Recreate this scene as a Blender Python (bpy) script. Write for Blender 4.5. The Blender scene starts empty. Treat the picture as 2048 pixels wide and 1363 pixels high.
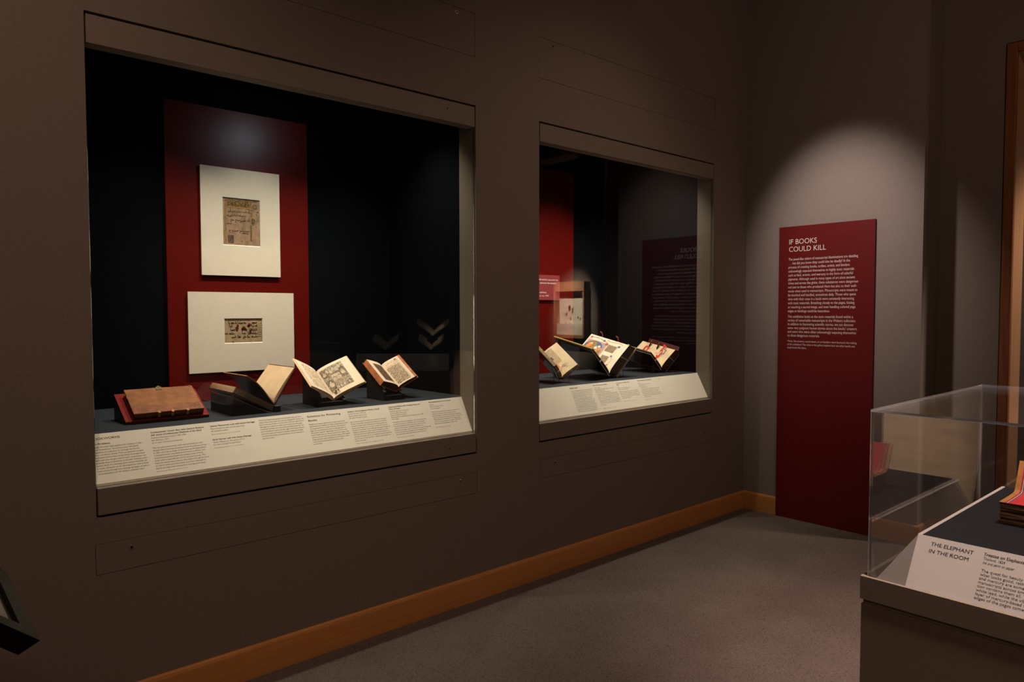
import bpy, bmesh, math, random
from mathutils import Vector, Matrix
C = bpy.context.scene.collection
R = math.radians
SC = bpy.context.scene

# ------------------------------------------------------------------ camera
CAM = Vector((0.0, -2.89774, 1.52))
cd = bpy.data.cameras.new('camera'); cam = bpy.data.objects.new('camera', cd); C.objects.link(cam)
rt = Vector((0.74661773, -0.66525182, -0.00140489)); up = Vector((0.02887364, 0.03029516, 0.99912387)); fw = Vector((0.66462641, 0.74600417, -0.04182714))
cam.matrix_world = Matrix(((rt.x, up.x, -fw.x, CAM.x), (rt.y, up.y, -fw.y, CAM.y), (rt.z, up.z, -fw.z, CAM.z), (0, 0, 0, 1)))
cd.sensor_fit = 'HORIZONTAL'; cd.sensor_width = 36.0; cd.lens = 1427.027 / 2048 * 36; cd.clip_start = 0.05
SC.camera = cam

# ------------------------------------------------------------------ world, exposure, lights
w = bpy.data.worlds.new('world'); SC.world = w; w.use_nodes = True
w.node_tree.nodes['Background'].inputs[0].default_value = (0.02, 0.016, 0.012, 1)
w.node_tree.nodes['Background'].inputs[1].default_value = 0.2
vs = SC.view_settings
vs.view_transform = 'Standard'; vs.look = 'None'; vs.gamma = 1.0; vs.use_curve_mapping = False; vs.exposure = 0.0

def spot(name, loc, target, power, angle, blend=1.0, col=(1.0, 0.8, 0.62), size=0.04, spec=1.0):
    l = bpy.data.lights.new(name, 'SPOT'); l.energy = power; l.color = col; l.spot_size = R(angle); l.spot_blend = blend
    l.shadow_soft_size = size; l.specular_factor = spec
    o = bpy.data.objects.new(name, l); C.objects.link(o); o.location = loc
    d = Vector(target) - Vector(loc); o.rotation_euler = d.to_track_quat('-Z', 'Y').to_euler(); return o

WARM = (1.0, 0.67, 0.50); NEUT = (1.0, 0.86, 0.76); CASE = (1.0, 0.875, 0.71)
# gallery track spots, with unseen fill spots added among them
spot('track_spot_panel', (3.6, -0.74, 3.5), (4.979, -0.74, 1.90), 172, 46, 1.0, (1.0, 0.83, 0.75), 0.05)
spot('track_spot_vitrine', (1.7, -2.75, 4.1), (2.3, -2.6, 1.0), 490, 52, 1.0, (1.0, 0.80, 0.69), 0.05)
spot('track_spot_floor', (3.5, -1.9, 4.1), (3.42, -1.70, 0.0), 430, 39, 1.0, (1.0, 0.74, 0.62), 0.05)
spot('track_spot_wall_near', (-0.2, -2.3, 4.1), (-0.4, 0.0, 1.5), 122, 98, 1.0, WARM, 0.1)
spot('fill_spot_wall_mid', (3.1, -2.4, 4.1), (2.8, 0.0, 0.55), 80, 86, 1.0, WARM, 0.1)  # unseen wash added for the warm ambient on the walls
spot('fill_spot_corner', (2.6, -3.6, 4.0), (4.98, -0.2, 2.7), 60, 70, 1.0, WARM, 0.1)  # unseen fill added to lift the upper end wall
spot('fill_spot_back', (-1.2, -4.6, 4.1), (2.0, -1.4, 0.4), 45, 80, 1.0, WARM, 0.1)  # unseen fill behind the camera, added for missing ambient
spot('track_spot_next_room', (5.78, -2.75, 3.7), (5.40, -1.655, 1.3), 240, 34, 1.0, (1.0, 0.78, 0.6), 0.08)
spot('track_spot_specimens', (5.9, -3.9, 3.2), (7.25, -3.95, 1.55), 2200, 27, 1.0, (1.0, 0.86, 0.66), 0.05)
spot('fill_spot_next_wall', (6.2, -2.2, 3.9), (7.3, -1.7, 1.0), 110, 70, 1.0, (1.0, 0.82, 0.7), 0.08)  # unseen fill added to brighten the far wall of the next room
spot('fill_spot_desk', (5.05, -3.4, 4.1), (5.05, -3.4, 0.6), 1200, 24, 1.0, (1.0, 0.80, 0.62), 0.05)  # unseen spot added to brighten the made-up desk
spot('track_spot_angled_case', (3.1, -2.4, 3.6), (4.2, -3.55, 1.1), 60, 40, 0.8, NEUT, 0.05)
# lamps inside the display cases, above the header
for x0, ps in ((0.57, (41, 57, 48)), (2.785, (46, 74, 40))):
    for dx, p in zip((0.42, 0.95, 1.45), ps):
        spot('case_lamp', (x0 + dx, 0.23, 2.82), (x0 + dx, 0.53, 1.06), p * 1.55, 85, 1.0, CASE, 0.02)
spot('panel_glint_spot', (1.70, 0.22, 2.56), (1.5, 0.85, 2.2), 3.0, 120, 1.0, (0.8, 0.9, 1.0), 0.035)  # extra lamp added only for the glint on the red panel

# ------------------------------------------------------------------ materials
MT = {}
def mat(name, col, rough=0.6, spec=0.5, metal=0.0, var=0.0, vscale=20.0, bump=0.0, bscale=200.0, coat=0.0, stretch=None, col2=None, detail=4.0):
    m = bpy.data.materials.new(name); m.use_nodes = True; nt = m.node_tree; b = nt.nodes['Principled BSDF']
    b.inputs['Base Color'].default_value = (*col, 1); b.inputs['Roughness'].default_value = rough
    b.inputs['Specular IOR Level'].default_value = spec; b.inputs['Metallic'].default_value = metal
    b.inputs['Coat Weight'].default_value = coat
    tc = nt.nodes.new('ShaderNodeTexCoord'); out = tc.outputs['Object']
    if stretch:
        mp = nt.nodes.new('ShaderNodeMapping'); mp.inputs['Scale'].default_value = stretch; nt.links.new(out, mp.inputs[0]); out = mp.outputs[0]
    if var > 0 or col2:
        n = nt.nodes.new('ShaderNodeTexNoise'); n.inputs['Scale'].default_value = vscale; n.inputs['Detail'].default_value = detail
        nt.links.new(out, n.inputs['Vector'])
        r = nt.nodes.new('ShaderNodeValToRGB'); nt.links.new(n.outputs[0], r.inputs[0])
        a = col2 if col2 else tuple(c * (1 - var) for c in col); c_ = col if col2 else tuple(min(1, c * (1 + var)) for c in col)
        r.color_ramp.elements[0].position = 0.35; r.color_ramp.elements[0].color = (*a, 1)
        r.color_ramp.elements[1].position = 0.65; r.color_ramp.elements[1].color = (*c_, 1)
        nt.links.new(r.outputs[0], b.inputs['Base Color'])
    if bump > 0:
        n2 = nt.nodes.new('ShaderNodeTexNoise'); n2.inputs['Scale'].default_value = bscale; n2.inputs['Detail'].default_value = 2
        nt.links.new(out, n2.inputs['Vector'])
        bp = nt.nodes.new('ShaderNodeBump'); bp.inputs['Strength'].default_value = bump; bp.inputs['Distance'].default_value = 0.002
        nt.links.new(n2.outputs[0], bp.inputs['Height']); nt.links.new(bp.outputs[0], b.inputs['Normal'])
    MT[name] = m; return m

TAUPE = (0.185, 0.150, 0.124)
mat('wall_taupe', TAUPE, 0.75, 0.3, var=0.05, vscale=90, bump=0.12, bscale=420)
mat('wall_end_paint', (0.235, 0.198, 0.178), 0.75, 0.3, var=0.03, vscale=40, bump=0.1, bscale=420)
mat('case_taupe', (0.19, 0.153, 0.122), 0.6, 0.35, var=0.04, vscale=60, bump=0.06, bscale=500)
mat('jamb_taupe', (0.15, 0.121, 0.090), 0.7, 0.2)
mat('dark_gap', (0.004, 0.003, 0.003), 0.9, 0.05)
mat('ceiling_dark', (0.03, 0.027, 0.024), 0.9, 0.1)
mat('navy', (0.0018, 0.0025, 0.0040), 0.9, 0.05, var=0.1, vscale=120)
mat('navy_deck', (0.019, 0.023, 0.031), 0.7, 0.25, var=0.12, vscale=160, bump=0.1, bscale=600)
mat('navy_vitrine', (0.016, 0.016, 0.019), 0.65, 0.25, var=0.1, vscale=160)
mat('cream_rail', (0.80, 0.74, 0.63), 0.6, 0.25, var=0.015, vscale=15)
mat('cream_vitrine', (0.58, 0.50, 0.45), 0.6, 0.25, var=0.015, vscale=15)
mat('skirt_taupe', (0.22, 0.18, 0.155), 0.6, 0.25)
mat('ink', (0.035, 0.032, 0.032), 0.8, 0.1)
mat('ink_grey', (0.16, 0.15, 0.14), 0.8, 0.1)
mat('ink_white', (0.72, 0.66, 0.62), 0.7, 0.2)
mat('red_panel', (0.092, 0.0024, 0.0012), 0.36, 0.30, var=0.03, vscale=30)
mat('red_panel_edge', (0.10, 0.008, 0.008), 0.5, 0.3)
mat('red_text_panel', (0.125, 0.007, 0.008), 0.5, 0.3, var=0.03, vscale=30)
mat('red_plaque', (0.22, 0.035, 0.04), 0.5, 0.3)
mat('mat_board', (0.60, 0.54, 0.44), 0.8, 0.15, var=0.02, vscale=40)
mat('mat_bevel', (0.70, 0.64, 0.54), 0.8, 0.15)
mat('parchment', (0.27, 0.175, 0.11), 0.8, 0.15, var=0.22, vscale=26, detail=6)
mat('parchment_pale', (0.30, 0.22, 0.125), 0.8, 0.15, var=0.2, vscale=22, detail=6)
mat('gold_dull', (0.21, 0.125, 0.03), 0.5, 0.5, var=0.45, vscale=170)
mat('gold_bright', (0.42, 0.26, 0.06), 0.35, 0.6, var=0.3, vscale=120)
mat('ink_brown', (0.035, 0.018, 0.010), 0.8, 0.1)
mat('ink_sepia', (0.10, 0.06, 0.035), 0.8, 0.1)
mat('blotch_red', (0.075, 0.012, 0.008), 0.8, 0.1, var=0.4, vscale=90)
mat('page_cream', (0.66, 0.545, 0.40), 0.75, 0.2, var=0.06, vscale=18, detail=6)
mat('page_warm', (0.74, 0.53, 0.32), 0.75, 0.2, var=0.07, vscale=14, detail=6)
mat('page_pale', (0.62, 0.54, 0.42), 0.75, 0.2, var=0.07, vscale=18, detail=6)
mat('page_vellum', (0.66, 0.52, 0.34), 0.65, 0.3, var=0.10, vscale=16, detail=6)
mat('page_ochre', (0.50, 0.36, 0.17), 0.75, 0.2, var=0.15, vscale=40)
mat('page_block_tan', (0.30, 0.21, 0.11), 0.8, 0.15, var=0.55, vscale=10, stretch=(3, 3, 60))
mat('page_block_dark', (0.06, 0.038, 0.022), 0.7, 0.25, var=0.5, vscale=12, stretch=(4, 4, 50))
mat('page_block_orange', (0.40, 0.125, 0.045), 0.7, 0.25, var=0.25, vscale=30)
mat('leather_brown', (0.225, 0.085, 0.029), 0.6, 0.2, var=0.22, vscale=26, bump=0.35, bscale=110, detail=8)
mat('leather_brown_dark', (0.085, 0.028, 0.012), 0.6, 0.35, var=0.4, vscale=40, bump=0.3, bscale=140)
mat('leather_spine_strip', (0.20, 0.063, 0.023), 0.55, 0.25, var=0.25, vscale=40, bump=0.3, bscale=110)
mat('leather_worn', (0.36, 0.17, 0.07), 0.6, 0.35, var=0.3, vscale=60)
mat('leather_black', (0.016, 0.011, 0.009), 0.5, 0.4, var=0.3, vscale=60, bump=0.2, bscale=160)
mat('leather_dark_gloss', (0.035, 0.017, 0.014), 0.22, 0.5, var=0.5, vscale=14)
mat('leather_maroon', (0.075, 0.012, 0.008), 0.5, 0.4, var=0.3, vscale=50)
mat('leather_rust', (0.30, 0.09, 0.035), 0.55, 0.4, var=0.25, vscale=60)
mat('strap_red', (0.22, 0.035, 0.015), 0.55, 0.4)
mat('brass_aged', (0.16, 0.12, 0.06), 0.45, 0.5, metal=0.7, var=0.3, vscale=90)
mat('stand_black', (0.010, 0.008, 0.008), 0.45, 0.4)
mat('stand_red', (0.17, 0.011, 0.006), 0.6, 0.12, var=0.06, vscale=60)
mat('engraving_dark', (0.34, 0.26, 0.18), 0.8, 0.1, col2=(0.035, 0.028, 0.022), vscale=190, detail=8)
mat('engraving_mid', (0.52, 0.41, 0.29), 0.8, 0.1, col2=(0.10, 0.078, 0.058), vscale=230, detail=8)
mat('engraving_light', (0.66, 0.54, 0.39), 0.8, 0.1, col2=(0.27, 0.21, 0.145), vscale=210, detail=8)
mat('engraving_faint', (0.66, 0.53, 0.38), 0.8, 0.1, col2=(0.36, 0.26, 0.18), vscale=90, detail=8)
mat('scribble_page', (0.64, 0.50, 0.34), 0.8, 0.1, col2=(0.16, 0.115, 0.075), vscale=170, detail=8)
mat('dark_illus', (0.16, 0.10, 0.07), 0.8, 0.1, col2=(0.05, 0.03, 0.02), vscale=120, detail=8)
mat('paint_red', (0.48, 0.055, 0.03), 0.7, 0.2, var=0.25, vscale=120)
mat('paint_salmon', (0.62, 0.22, 0.15), 0.7, 0.2, var=0.2, vscale=160)
mat('paint_blue', (0.065, 0.10, 0.19), 0.7, 0.2, var=0.3, vscale=140)
mat('paint_bluegrey', (0.24, 0.25, 0.29), 0.7, 0.2, var=0.3, vscale=140)
mat('paint_orange', (0.60, 0.19, 0.05), 0.7, 0.2, var=0.2, vscale=120)
mat('paint_yellow', (0.66, 0.43, 0.10), 0.7, 0.2)
mat('text_dense', (0.40, 0.30, 0.20), 0.8, 0.1, col2=(0.04, 0.03, 0.025), vscale=330, detail=3)
mat('red_ink', (0.42, 0.10, 0.05), 0.8, 0.1)
mat('oak_base', (0.54, 0.23, 0.065), 0.45, 0.4, var=0.10, vscale=6, stretch=(0.6, 0.6, 22))
mat('oak_frame', (0.24, 0.085, 0.028), 0.45, 0.4, var=0.2, vscale=6, stretch=(24, 24, 0.5))
mat('oak_pale', (0.48, 0.26, 0.14), 0.45, 0.4, var=0.12, vscale=6, stretch=(24, 24, 0.5))
mat('oak_plank', (0.50, 0.36, 0.25), 0.6, 0.2, var=0.12, vscale=4, stretch=(1, 0.8, 9))
mat('lock_metal', (0.50, 0.42, 0.36), 0.3, 0.5, metal=0.9)
mat('lock_painted', (0.19, 0.15, 0.122), 0.5, 0.4)
mat('pedestal_paint', (0.36, 0.28, 0.21), 0.6, 0.35, var=0.03, vscale=60)
mat('acc_red', (0.62, 0.045, 0.05), 0.65, 0.25, var=0.08, vscale=40)
mat('acc_maroon', (0.16, 0.015, 0.02), 0.65, 0.25)
mat('acc_gold', (0.50, 0.21, 0.05), 0.6, 0.3, var=0.18, vscale=60)
mat('acc_grey', (0.12, 0.10, 0.10), 0.6, 0.3)
mat('acc_edge', (0.24, 0.115, 0.042), 0.7, 0.25, col2=(0.03, 0.014, 0.006), vscale=9, stretch=(2, 2, 40))
mat('kiosk_black', (0.0065, 0.007, 0.006), 0.5, 0.25)
mat('kiosk_print', (0.28, 0.26, 0.24), 0.4, 0.4, var=0.06, vscale=10)
mat('specimen_brown', (0.10, 0.04, 0.02), 0.7, 0.2)
mat('specimen_dark', (0.02, 0.018, 0.018), 0.7, 0.2)
mat('next_wall', (0.20, 0.17, 0.15), 0.8, 0.2)

def carpet_mat(name, c):
    m = mat(name, c, 0.95, 0.1, bump=0.5, bscale=260); nt = m.node_tree; b = nt.nodes['Principled BSDF']
    tc = [n for n in nt.nodes if n.type == 'TEX_COORD'][0]
    v = nt.nodes.new('ShaderNodeTexVoronoi'); v.inputs['Scale'].default_value = 150
    n = nt.nodes.new('ShaderNodeTexNoise'); n.inputs['Scale'].default_value = 3; n.inputs['Detail'].default_value = 6
    nt.links.new(tc.outputs['Object'], v.inputs['Vector']); nt.links.new(tc.outputs['Object'], n.inputs['Vector'])
    r = nt.nodes.new('ShaderNodeValToRGB'); nt.links.new(v.outputs['Distance'], r.inputs[0])
    r.color_ramp.elements[0].color = (*[x * 1.18 for x in c], 1); r.color_ramp.elements[1].color = (*[x * 0.6 for x in c], 1)
    mx = nt.nodes.new('ShaderNodeMix'); mx.data_type = 'RGBA'; mx.blend_type = 'MULTIPLY'; mx.inputs[0].default_value = 0.35
    nt.links.new(r.outputs[0], mx.inputs[6]); nt.links.new(n.outputs[0], mx.inputs[7])
    nt.links.new(mx.outputs[2], b.inputs['Base Color']); return m
carpet_mat('carpet', (0.175, 0.138, 0.121)); carpet_mat('carpet_base', (0.15, 0.115, 0.11))

def thin_glass(name, tint=(0.97, 0.99, 0.98), f0=0.04, rough=0.0, f90=1.0):
    m = bpy.data.materials.new(name); m.use_nodes = True; nt = m.node_tree; nt.nodes.clear()
    o = nt.nodes.new('ShaderNodeOutputMaterial'); t = nt.nodes.new('ShaderNodeBsdfTransparent'); t.inputs[0].default_value = (*tint, 1)
    g = nt.nodes.new('ShaderNodeBsdfGlossy'); g.inputs['Roughness'].default_value = rough; g.inputs[0].default_value = (1, 1, 1, 1)
    lw = nt.nodes.new('ShaderNodeLayerWeight'); lw.inputs[0].default_value = 0.5
    p = nt.nodes.new('ShaderNodeMath'); p.operation = 'POWER'; p.inputs[1].default_value = 5.0; nt.links.new(lw.outputs['Facing'], p.inputs[0])
    a = nt.nodes.new('ShaderNodeMath'); a.operation = 'MULTIPLY_ADD'; a.inputs[1].default_value = f90 - f0; a.inputs[2].default_value = f0; nt.links.new(p.outputs[0], a.inputs[0])
    x = nt.nodes.new('ShaderNodeMixShader'); nt.links.new(a.outputs[0], x.inputs[0]); nt.links.new(t.outputs[0], x.inputs[1]); nt.links.new(g.outputs[0], x.inputs[2])
    nt.links.new(x.outputs[0], o.inputs[0]); MT[name] = m; return m
thin_glass('glass', f0=0.045); thin_glass('glass_coated', f0=0.004, f90=0.06); thin_glass('acrylic', (0.96, 0.965, 0.97)); thin_glass('acrylic_cradle', (0.86, 0.85, 0.84), 0.06, 0.03)
def edge_glass(name, c, k):
    m = bpy.data.materials.new(name); m.use_nodes = True; nt = m.node_tree; b = nt.nodes['Principled BSDF']
    b.inputs['Base Color'].default_value = (*c, 1); b.inputs['Roughness'].default_value = 0.12; b.inputs['Transmission Weight'].default_value = k
    b.inputs['IOR'].default_value = 1.49; MT[name] = m
edge_glass('glass_edge', (0.30, 0.40, 0.35), 0.8); edge_glass('acrylic_edge', (0.80, 0.83, 0.95), 0.7); edge_glass('cradle_edge', (0.85, 0.80, 0.74), 0.55)

# ------------------------------------------------------------------ mesh builder
class MB:
    def __init__(s): s.v = []; s.f = []; s.m = []
    def add(s, vs, fs, mi=0):
        o = len(s.v); s.v += [tuple(v) for v in vs]
        for f in fs: s.f.append([i + o for i in f]); s.m.append(mi)
        return s
    def hexa(s, p, mi=0):      # p: 4 bottom (ccw from above), 4 top
        return s.add(p, [(0, 3, 2, 1), (4, 5, 6, 7), (0, 1, 5, 4), (1, 2, 6, 5), (2, 3, 7, 6), (3, 0, 4, 7)], mi)
    def box(s, x0, x1, y0, y1, z0, z1, mi=0):
        return s.hexa([(x0, y0, z0), (x1, y0, z0), (x1, y1, z0), (x0, y1, z0), (x0, y0, z1), (x1, y0, z1), (x1, y1, z1), (x0, y1, z1)], mi)
    def quad(s, a, b, c, d, mi=0): return s.add([a, b, c, d], [(0, 1, 2, 3)], mi)
    def poly(s, pts, mi=0): return s.add(pts, [tuple(range(len(pts)))], mi)
    def prism(s, poly, d, mi=0):       # poly: list of 3d pts, extruded by vector d
        n = len(poly); d = Vector(d); a = [Vector(p) for p in poly]
        return s.add(a + [p + d for p in a], [tuple(range(n))[::-1], tuple(range(n, 2 * n))] + [(i, (i + 1) % n, n + (i + 1) % n, n + i) for i in range(n)], mi)
    def cyl(s, c, ax, r, h, n=16, r2=None, mi=0):
        ax = Vector(ax).normalized(); u = ax.orthogonal().normalized(); v = ax.cross(u); c = Vector(c); r2 = r if r2 is None else r2
        a = [c + (u * math.cos(2 * math.pi * i / n) + v * math.sin(2 * math.pi * i / n)) * r for i in range(n)]
        b = [c + ax * h + (u * math.cos(2 * math.pi * i / n) + v * math.sin(2 * math.pi * i / n)) * r2 for i in range(n)]
        return s.add(a + b, [tuple(range(n))[::-1], tuple(range(n, 2 * n))] + [(i, (i + 1) % n, n + (i + 1) % n, n + i) for i in range(n)], mi)
    def tube(s, pts, r, n=8, mi=0):
        pts = [Vector(p) for p in pts]; rings = []
        for i, p in enumerate(pts):
            t = (pts[min(i + 1, len(pts) - 1)] - pts[max(i - 1, 0)]).normalized(); u = t.cross(Vector((0.3, 0.2, 0.93))).normalized(); v = t.cross(u)
            rings.append([p + (u * math.cos(2 * math.pi * k / n) + v * math.sin(2 * math.pi * k / n)) * r for k in range(n)])
        fs = [(i * n + k, i * n + (k + 1) % n, (i + 1) * n + (k + 1) % n, (i + 1) * n + k) for i in range(len(pts) - 1) for k in range(n)]
        fs += [tuple(range(n))[::-1], tuple(range((len(pts) - 1) * n, len(pts) * n))]
        return s.add([q for r_ in rings for q in r_], fs, mi)
    def build(s, name, mats, parent=None, bevel=0.0, seg=2, smooth=False, world=True):
        if isinstance(mats, str): mats = [mats]
        org = rootloc(parent) if (parent and world) else Vector((0, 0, 0))
        me = bpy.data.meshes.new(name); me.from_pydata([tuple(Vector(v) - org) for v in s.v], [], s.f); me.validate()
        for m in mats: me.materials.append(MT[m])
        if len(mats) > 1 and len(me.polygons) == len(s.m):
            for p, mi in zip(me.polygons, s.m): p.material_index = mi
        if bevel > 0:
            bm = bmesh.new(); bm.from_mesh(me); bmesh.ops.remove_doubles(bm, verts=bm.verts, dist=1e-6)
            bmesh.ops.bevel(bm, geom=list(bm.edges), offset=bevel, segments=seg, affect='EDGES', profile=0.5, clamp_overlap=True); bm.to_mesh(me); bm.free()
        if smooth:
            for p in me.polygons: p.use_smooth = True
        o = bpy.data.objects.new(name, me); C.objects.link(o)
        if parent: o.parent = parent
        return o
def rootloc(o):
    l = Vector((0, 0, 0))
    while o: l += o.location; o = o.parent
    return l
def tag(o, label, cat, group=None):
    o['label'] = label; o['category'] = cat
    if group: o['group'] = group
    return o
def thing(name, label, cat, loc, group=None):
    o = bpy.data.objects.new(name, None); C.objects.link(o); o.location = loc; o.empty_display_size = 0.05; return tag(o, label, cat, group)
def struct(o): o['kind'] = 'structure'; return o

# ------------------------------------------------------------------ lettering
def line_mesh(body, bold, res):
    cu = bpy.data.curves.new('t', 'FONT'); cu.body = body; cu.size = 1.0; cu.resolution_u = 3; cu.fill_mode = 'FRONT'
    ob = bpy.data.objects.new('t', cu); me = ob.to_mesh()
    v = [tuple(q.co) for q in me.vertices]; f = [tuple(p.vertices) for p in me.polygons]
    ob.to_mesh_clear(); bpy.data.objects.remove(ob); bpy.data.curves.remove(cu); return v, f
def lettering(name, blocks, o, ex, ey, mats, parent):
    """blocks: (text, u, v_first_baseline, letter size, line pitch, width or None, bold, shear, mat index). u, v along ex, ey from o."""
    o = Vector(o); ex = Vector(ex).normalized(); ey = Vector(ey).normalized(); nz = ex.cross(ey); mb = MB()
    for (t, u, v, size, pitch, width, bold, shear, mi) in blocks:
        ls = [line_mesh(l, bold, 2 if size > 0.015 else 1) for l in t.split('\n')]
        wm = max([max([q[0] for q in L[0]] or [0]) for L in ls] or [1]); sx = (width / wm) if (width and wm > 0) else size
        for k, (vv, ff) in enumerate(ls):
            for dx, dz in (((0.0, 0.0004), (bold, 0.00045)) if bold > 0.009 else ((0.0, 0.0004),)):      # heavier weight: a second strike beside the first
                mb.add([o + ex * (u + sx * q[0] + (shear * q[1] + dx * 1.8) * size) + ey * (v - pitch * k + size * q[1]) + nz * dz for q in vv], ff, mi)
    ob = mb.build(name, mats, parent); ob['kind'] = 'stuff'; return ob

# ------------------------------------------------------------------ room shell
def holed_wall(name, fx, us, vs_, holes, depth, m, edge=None):
    """wall in the plane fx(u, v, d): front at d=0, back at d=depth, with rectangular holes (u0,u1,v0,v1)."""
    mb = MB(); cu = sorted(set([us[0], us[1]] + [h[i] for h in holes for i in (0, 1)])); cv = sorted(set([vs_[0], vs_[1]] + [h[i] for h in holes for i in (2, 3)]))
    for i in range(len(cu) - 1):
        for j in range(len(cv) - 1):
            mu, mv = (cu[i] + cu[i + 1]) / 2, (cv[j] + cv[j + 1]) / 2
            if any(h[0] < mu < h[1] and h[2] < mv < h[3] for h in holes): continue
            for d in (0, depth): mb.quad(fx(cu[i], cv[j], d), fx(cu[i + 1], cv[j], d), fx(cu[i + 1], cv[j + 1], d), fx(cu[i], cv[j + 1], d))
    for h in holes + [(us[0], us[1], vs_[0], vs_[1])]:
        P = [(h[0], h[2]), (h[1], h[2]), (h[1], h[3]), (h[0], h[3])]
        for k in range(4):
            a, b = P[k], P[(k + 1) % 4]; mb.quad(fx(*a, 0), fx(*b, 0), fx(*b, depth), fx(*a, depth))
    return mb.build(name, m)

XE, X2, YR = 4.979, 5.267, -1.235
CEIL = 4.25
# cases: (x left, x right) of the wall openings
CASES = ((0.5735, 2.3337), (2.7867, 4.5311)); CT, CB = 2.576, 0.774
UP = ((0.570, 2.331, 2.820, 3.040), (2.777, 4.537, 2.812, 3.038)); LOW = ((0.567, 2.3345, 0.5655, 0.6795), (2.796, 4.537, 0.567, 0.680))
holes = [(c[0], c[1], CB, CT) for c in CASES] + list(UP) + list(LOW)
struct(holed_wall('wall_left', lambda u, v, d: (u, d, v), (-3.6, XE), (-0.01, CEIL), holes, 0.045, 'wall_taupe'))
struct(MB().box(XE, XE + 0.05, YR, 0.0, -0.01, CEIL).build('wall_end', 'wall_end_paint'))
struct(MB().box(XE + 0.0505, X2, YR, YR + 0.05, -0.01, CEIL).build('wall_return', 'wall_taupe'))
DO = (-2.95, -1.585, 0.0, 3.165)      # doorway in the alcove wall
struct(holed_wall('wall_alcove', lambda u, v, d: (X2 + d, u, v), (-6.0, YR), (-0.01, CEIL), [DO], 0.235, 'wall_taupe'))
struct(MB().box(-3.65, -3.6, -6.0, 0.0, -0.01, CEIL).build('wall_near', 'wall_taupe'))
struct(MB().box(-3.65, X2, -6.05, -6.0, -0.01, CEIL).build('wall_back', 'wall_taupe'))
struct(MB().box(-3.65, 7.45, -6.05, 0.05, CEIL, CEIL + 0.05).build('ceiling', 'ceiling_dark'))
# room beyond the doorway
struct(MB().box(7.30, 7.35, -6.0, -0.8, -0.01, CEIL).build('wall_far', 'next_wall'))
struct(MB().box(X2 + 0.235, 7.30, -0.85, -0.8, -0.01, CEIL).build('wall_far_left', 'next_wall'))
struct(MB().box(X2 + 0.235, 7.30, -6.05, -6.0, -0.01, CEIL).build('wall_far_right', 'next_wall'))
# floor: slightly darker slab with the carpet field laid over it
struct(MB().box(-3.65, 7.35, -6.05, 0.05, -0.06, -0.006).build('floor', 'carpet_base'))
tag(MB().prism([(-3.6, -6.0, -0.006), (5.24, -5.99, -0.006), (5.24, -1.26, -0.006), (4.961, -1.26, -0.006), (4.961, -0.018, -0.006), (-3.59, -0.018, -0.006)], (0, 0, 0.006)).build('carpet', 'carpet'),
    'brown grey loop-pile carpet covering the gallery floor', 'carpet')
# baseboards
def base(name, pts, off, m):
    mb = MB(); a, b = Vector(pts[0]), Vector(pts[1]); n = Vector(off)
    z = [-0.006, 0.118, 0.128, 0.1335]; d = [0.016, 0.016, 0.013, 0.004]
    prof = [(0.0005, z[0])] + [(dd, zz) for dd, zz in zip(d, z)] + [(0.0005, z[3])]
    poly = [a + n * p[0] + Vector((0, 0, p[1])) for p in prof]
    mb.prism(poly, b - a); return struct(mb.build(name, m))
base('baseboard_left', ((-3.6, 0, 0), (3.4615, 0, 0)), (0, -1, 0), 'oak_base')
base('baseboard_corner', ((3.4625, 0, 0), (XE - 0.0165, 0, 0)), (0, -1, 0), 'oak_base')
base('baseboard_end', ((XE, -0.0005, 0), (XE, YR - 0.016, 0)), (-1, 0, 0), 'oak_base')
base('baseboard_return', ((XE + 0.0005, YR, 0), (X2 - 0.0165, YR, 0)), (0, -1, 0), 'oak_base')
base('baseboard_alcove', ((X2, YR - 0.0005, 0), (X2, -1.58, 0)), (-1, 0, 0), 'oak_base')

# wooden doorway in the alcove wall
d = bpy.data.objects.new('door_1', None); C.objects.link(d); d.location = (X2, -2.27, 0); struct(d)
y0, y1, zt = -2.945, -1.592, 3.158
mb = MB(); mb.box(X2 - 0.012, X2 + 0.02, y1 - 0.055, y1, 0, zt); mb.build('casing', 'oak_frame', d, 0.002)
mb = MB(); mb.box(X2 - 0.012, X2 + 0.02, y0, y0 + 0.055, 0, zt); mb.build('casing', 'oak_frame', d, 0.002)
mb = MB(); mb.box(X2 - 0.012, X2 + 0.02, y0 + 0.056, y1 - 0.056, zt - 0.055, zt); mb.build('head_casing', 'oak_frame', d, 0.002)
MB().box(X2 + 0.0205, X2 + 0.235, y1 - 0.055, y1 - 0.004, 0, zt - 0.004).build('jamb', 'oak_pale', d)
MB().box(X2 + 0.0205, X2 + 0.235, y0 + 0.004, y0 + 0.055, 0, zt - 0.004).build('jamb', 'oak_pale', d)
MB().box(X2 + 0.0205, X2 + 0.235, y0 + 0.056, y1 - 0.056, zt - 0.055, zt - 0.004).build('head_jamb', 'oak_pale', d)

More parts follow.
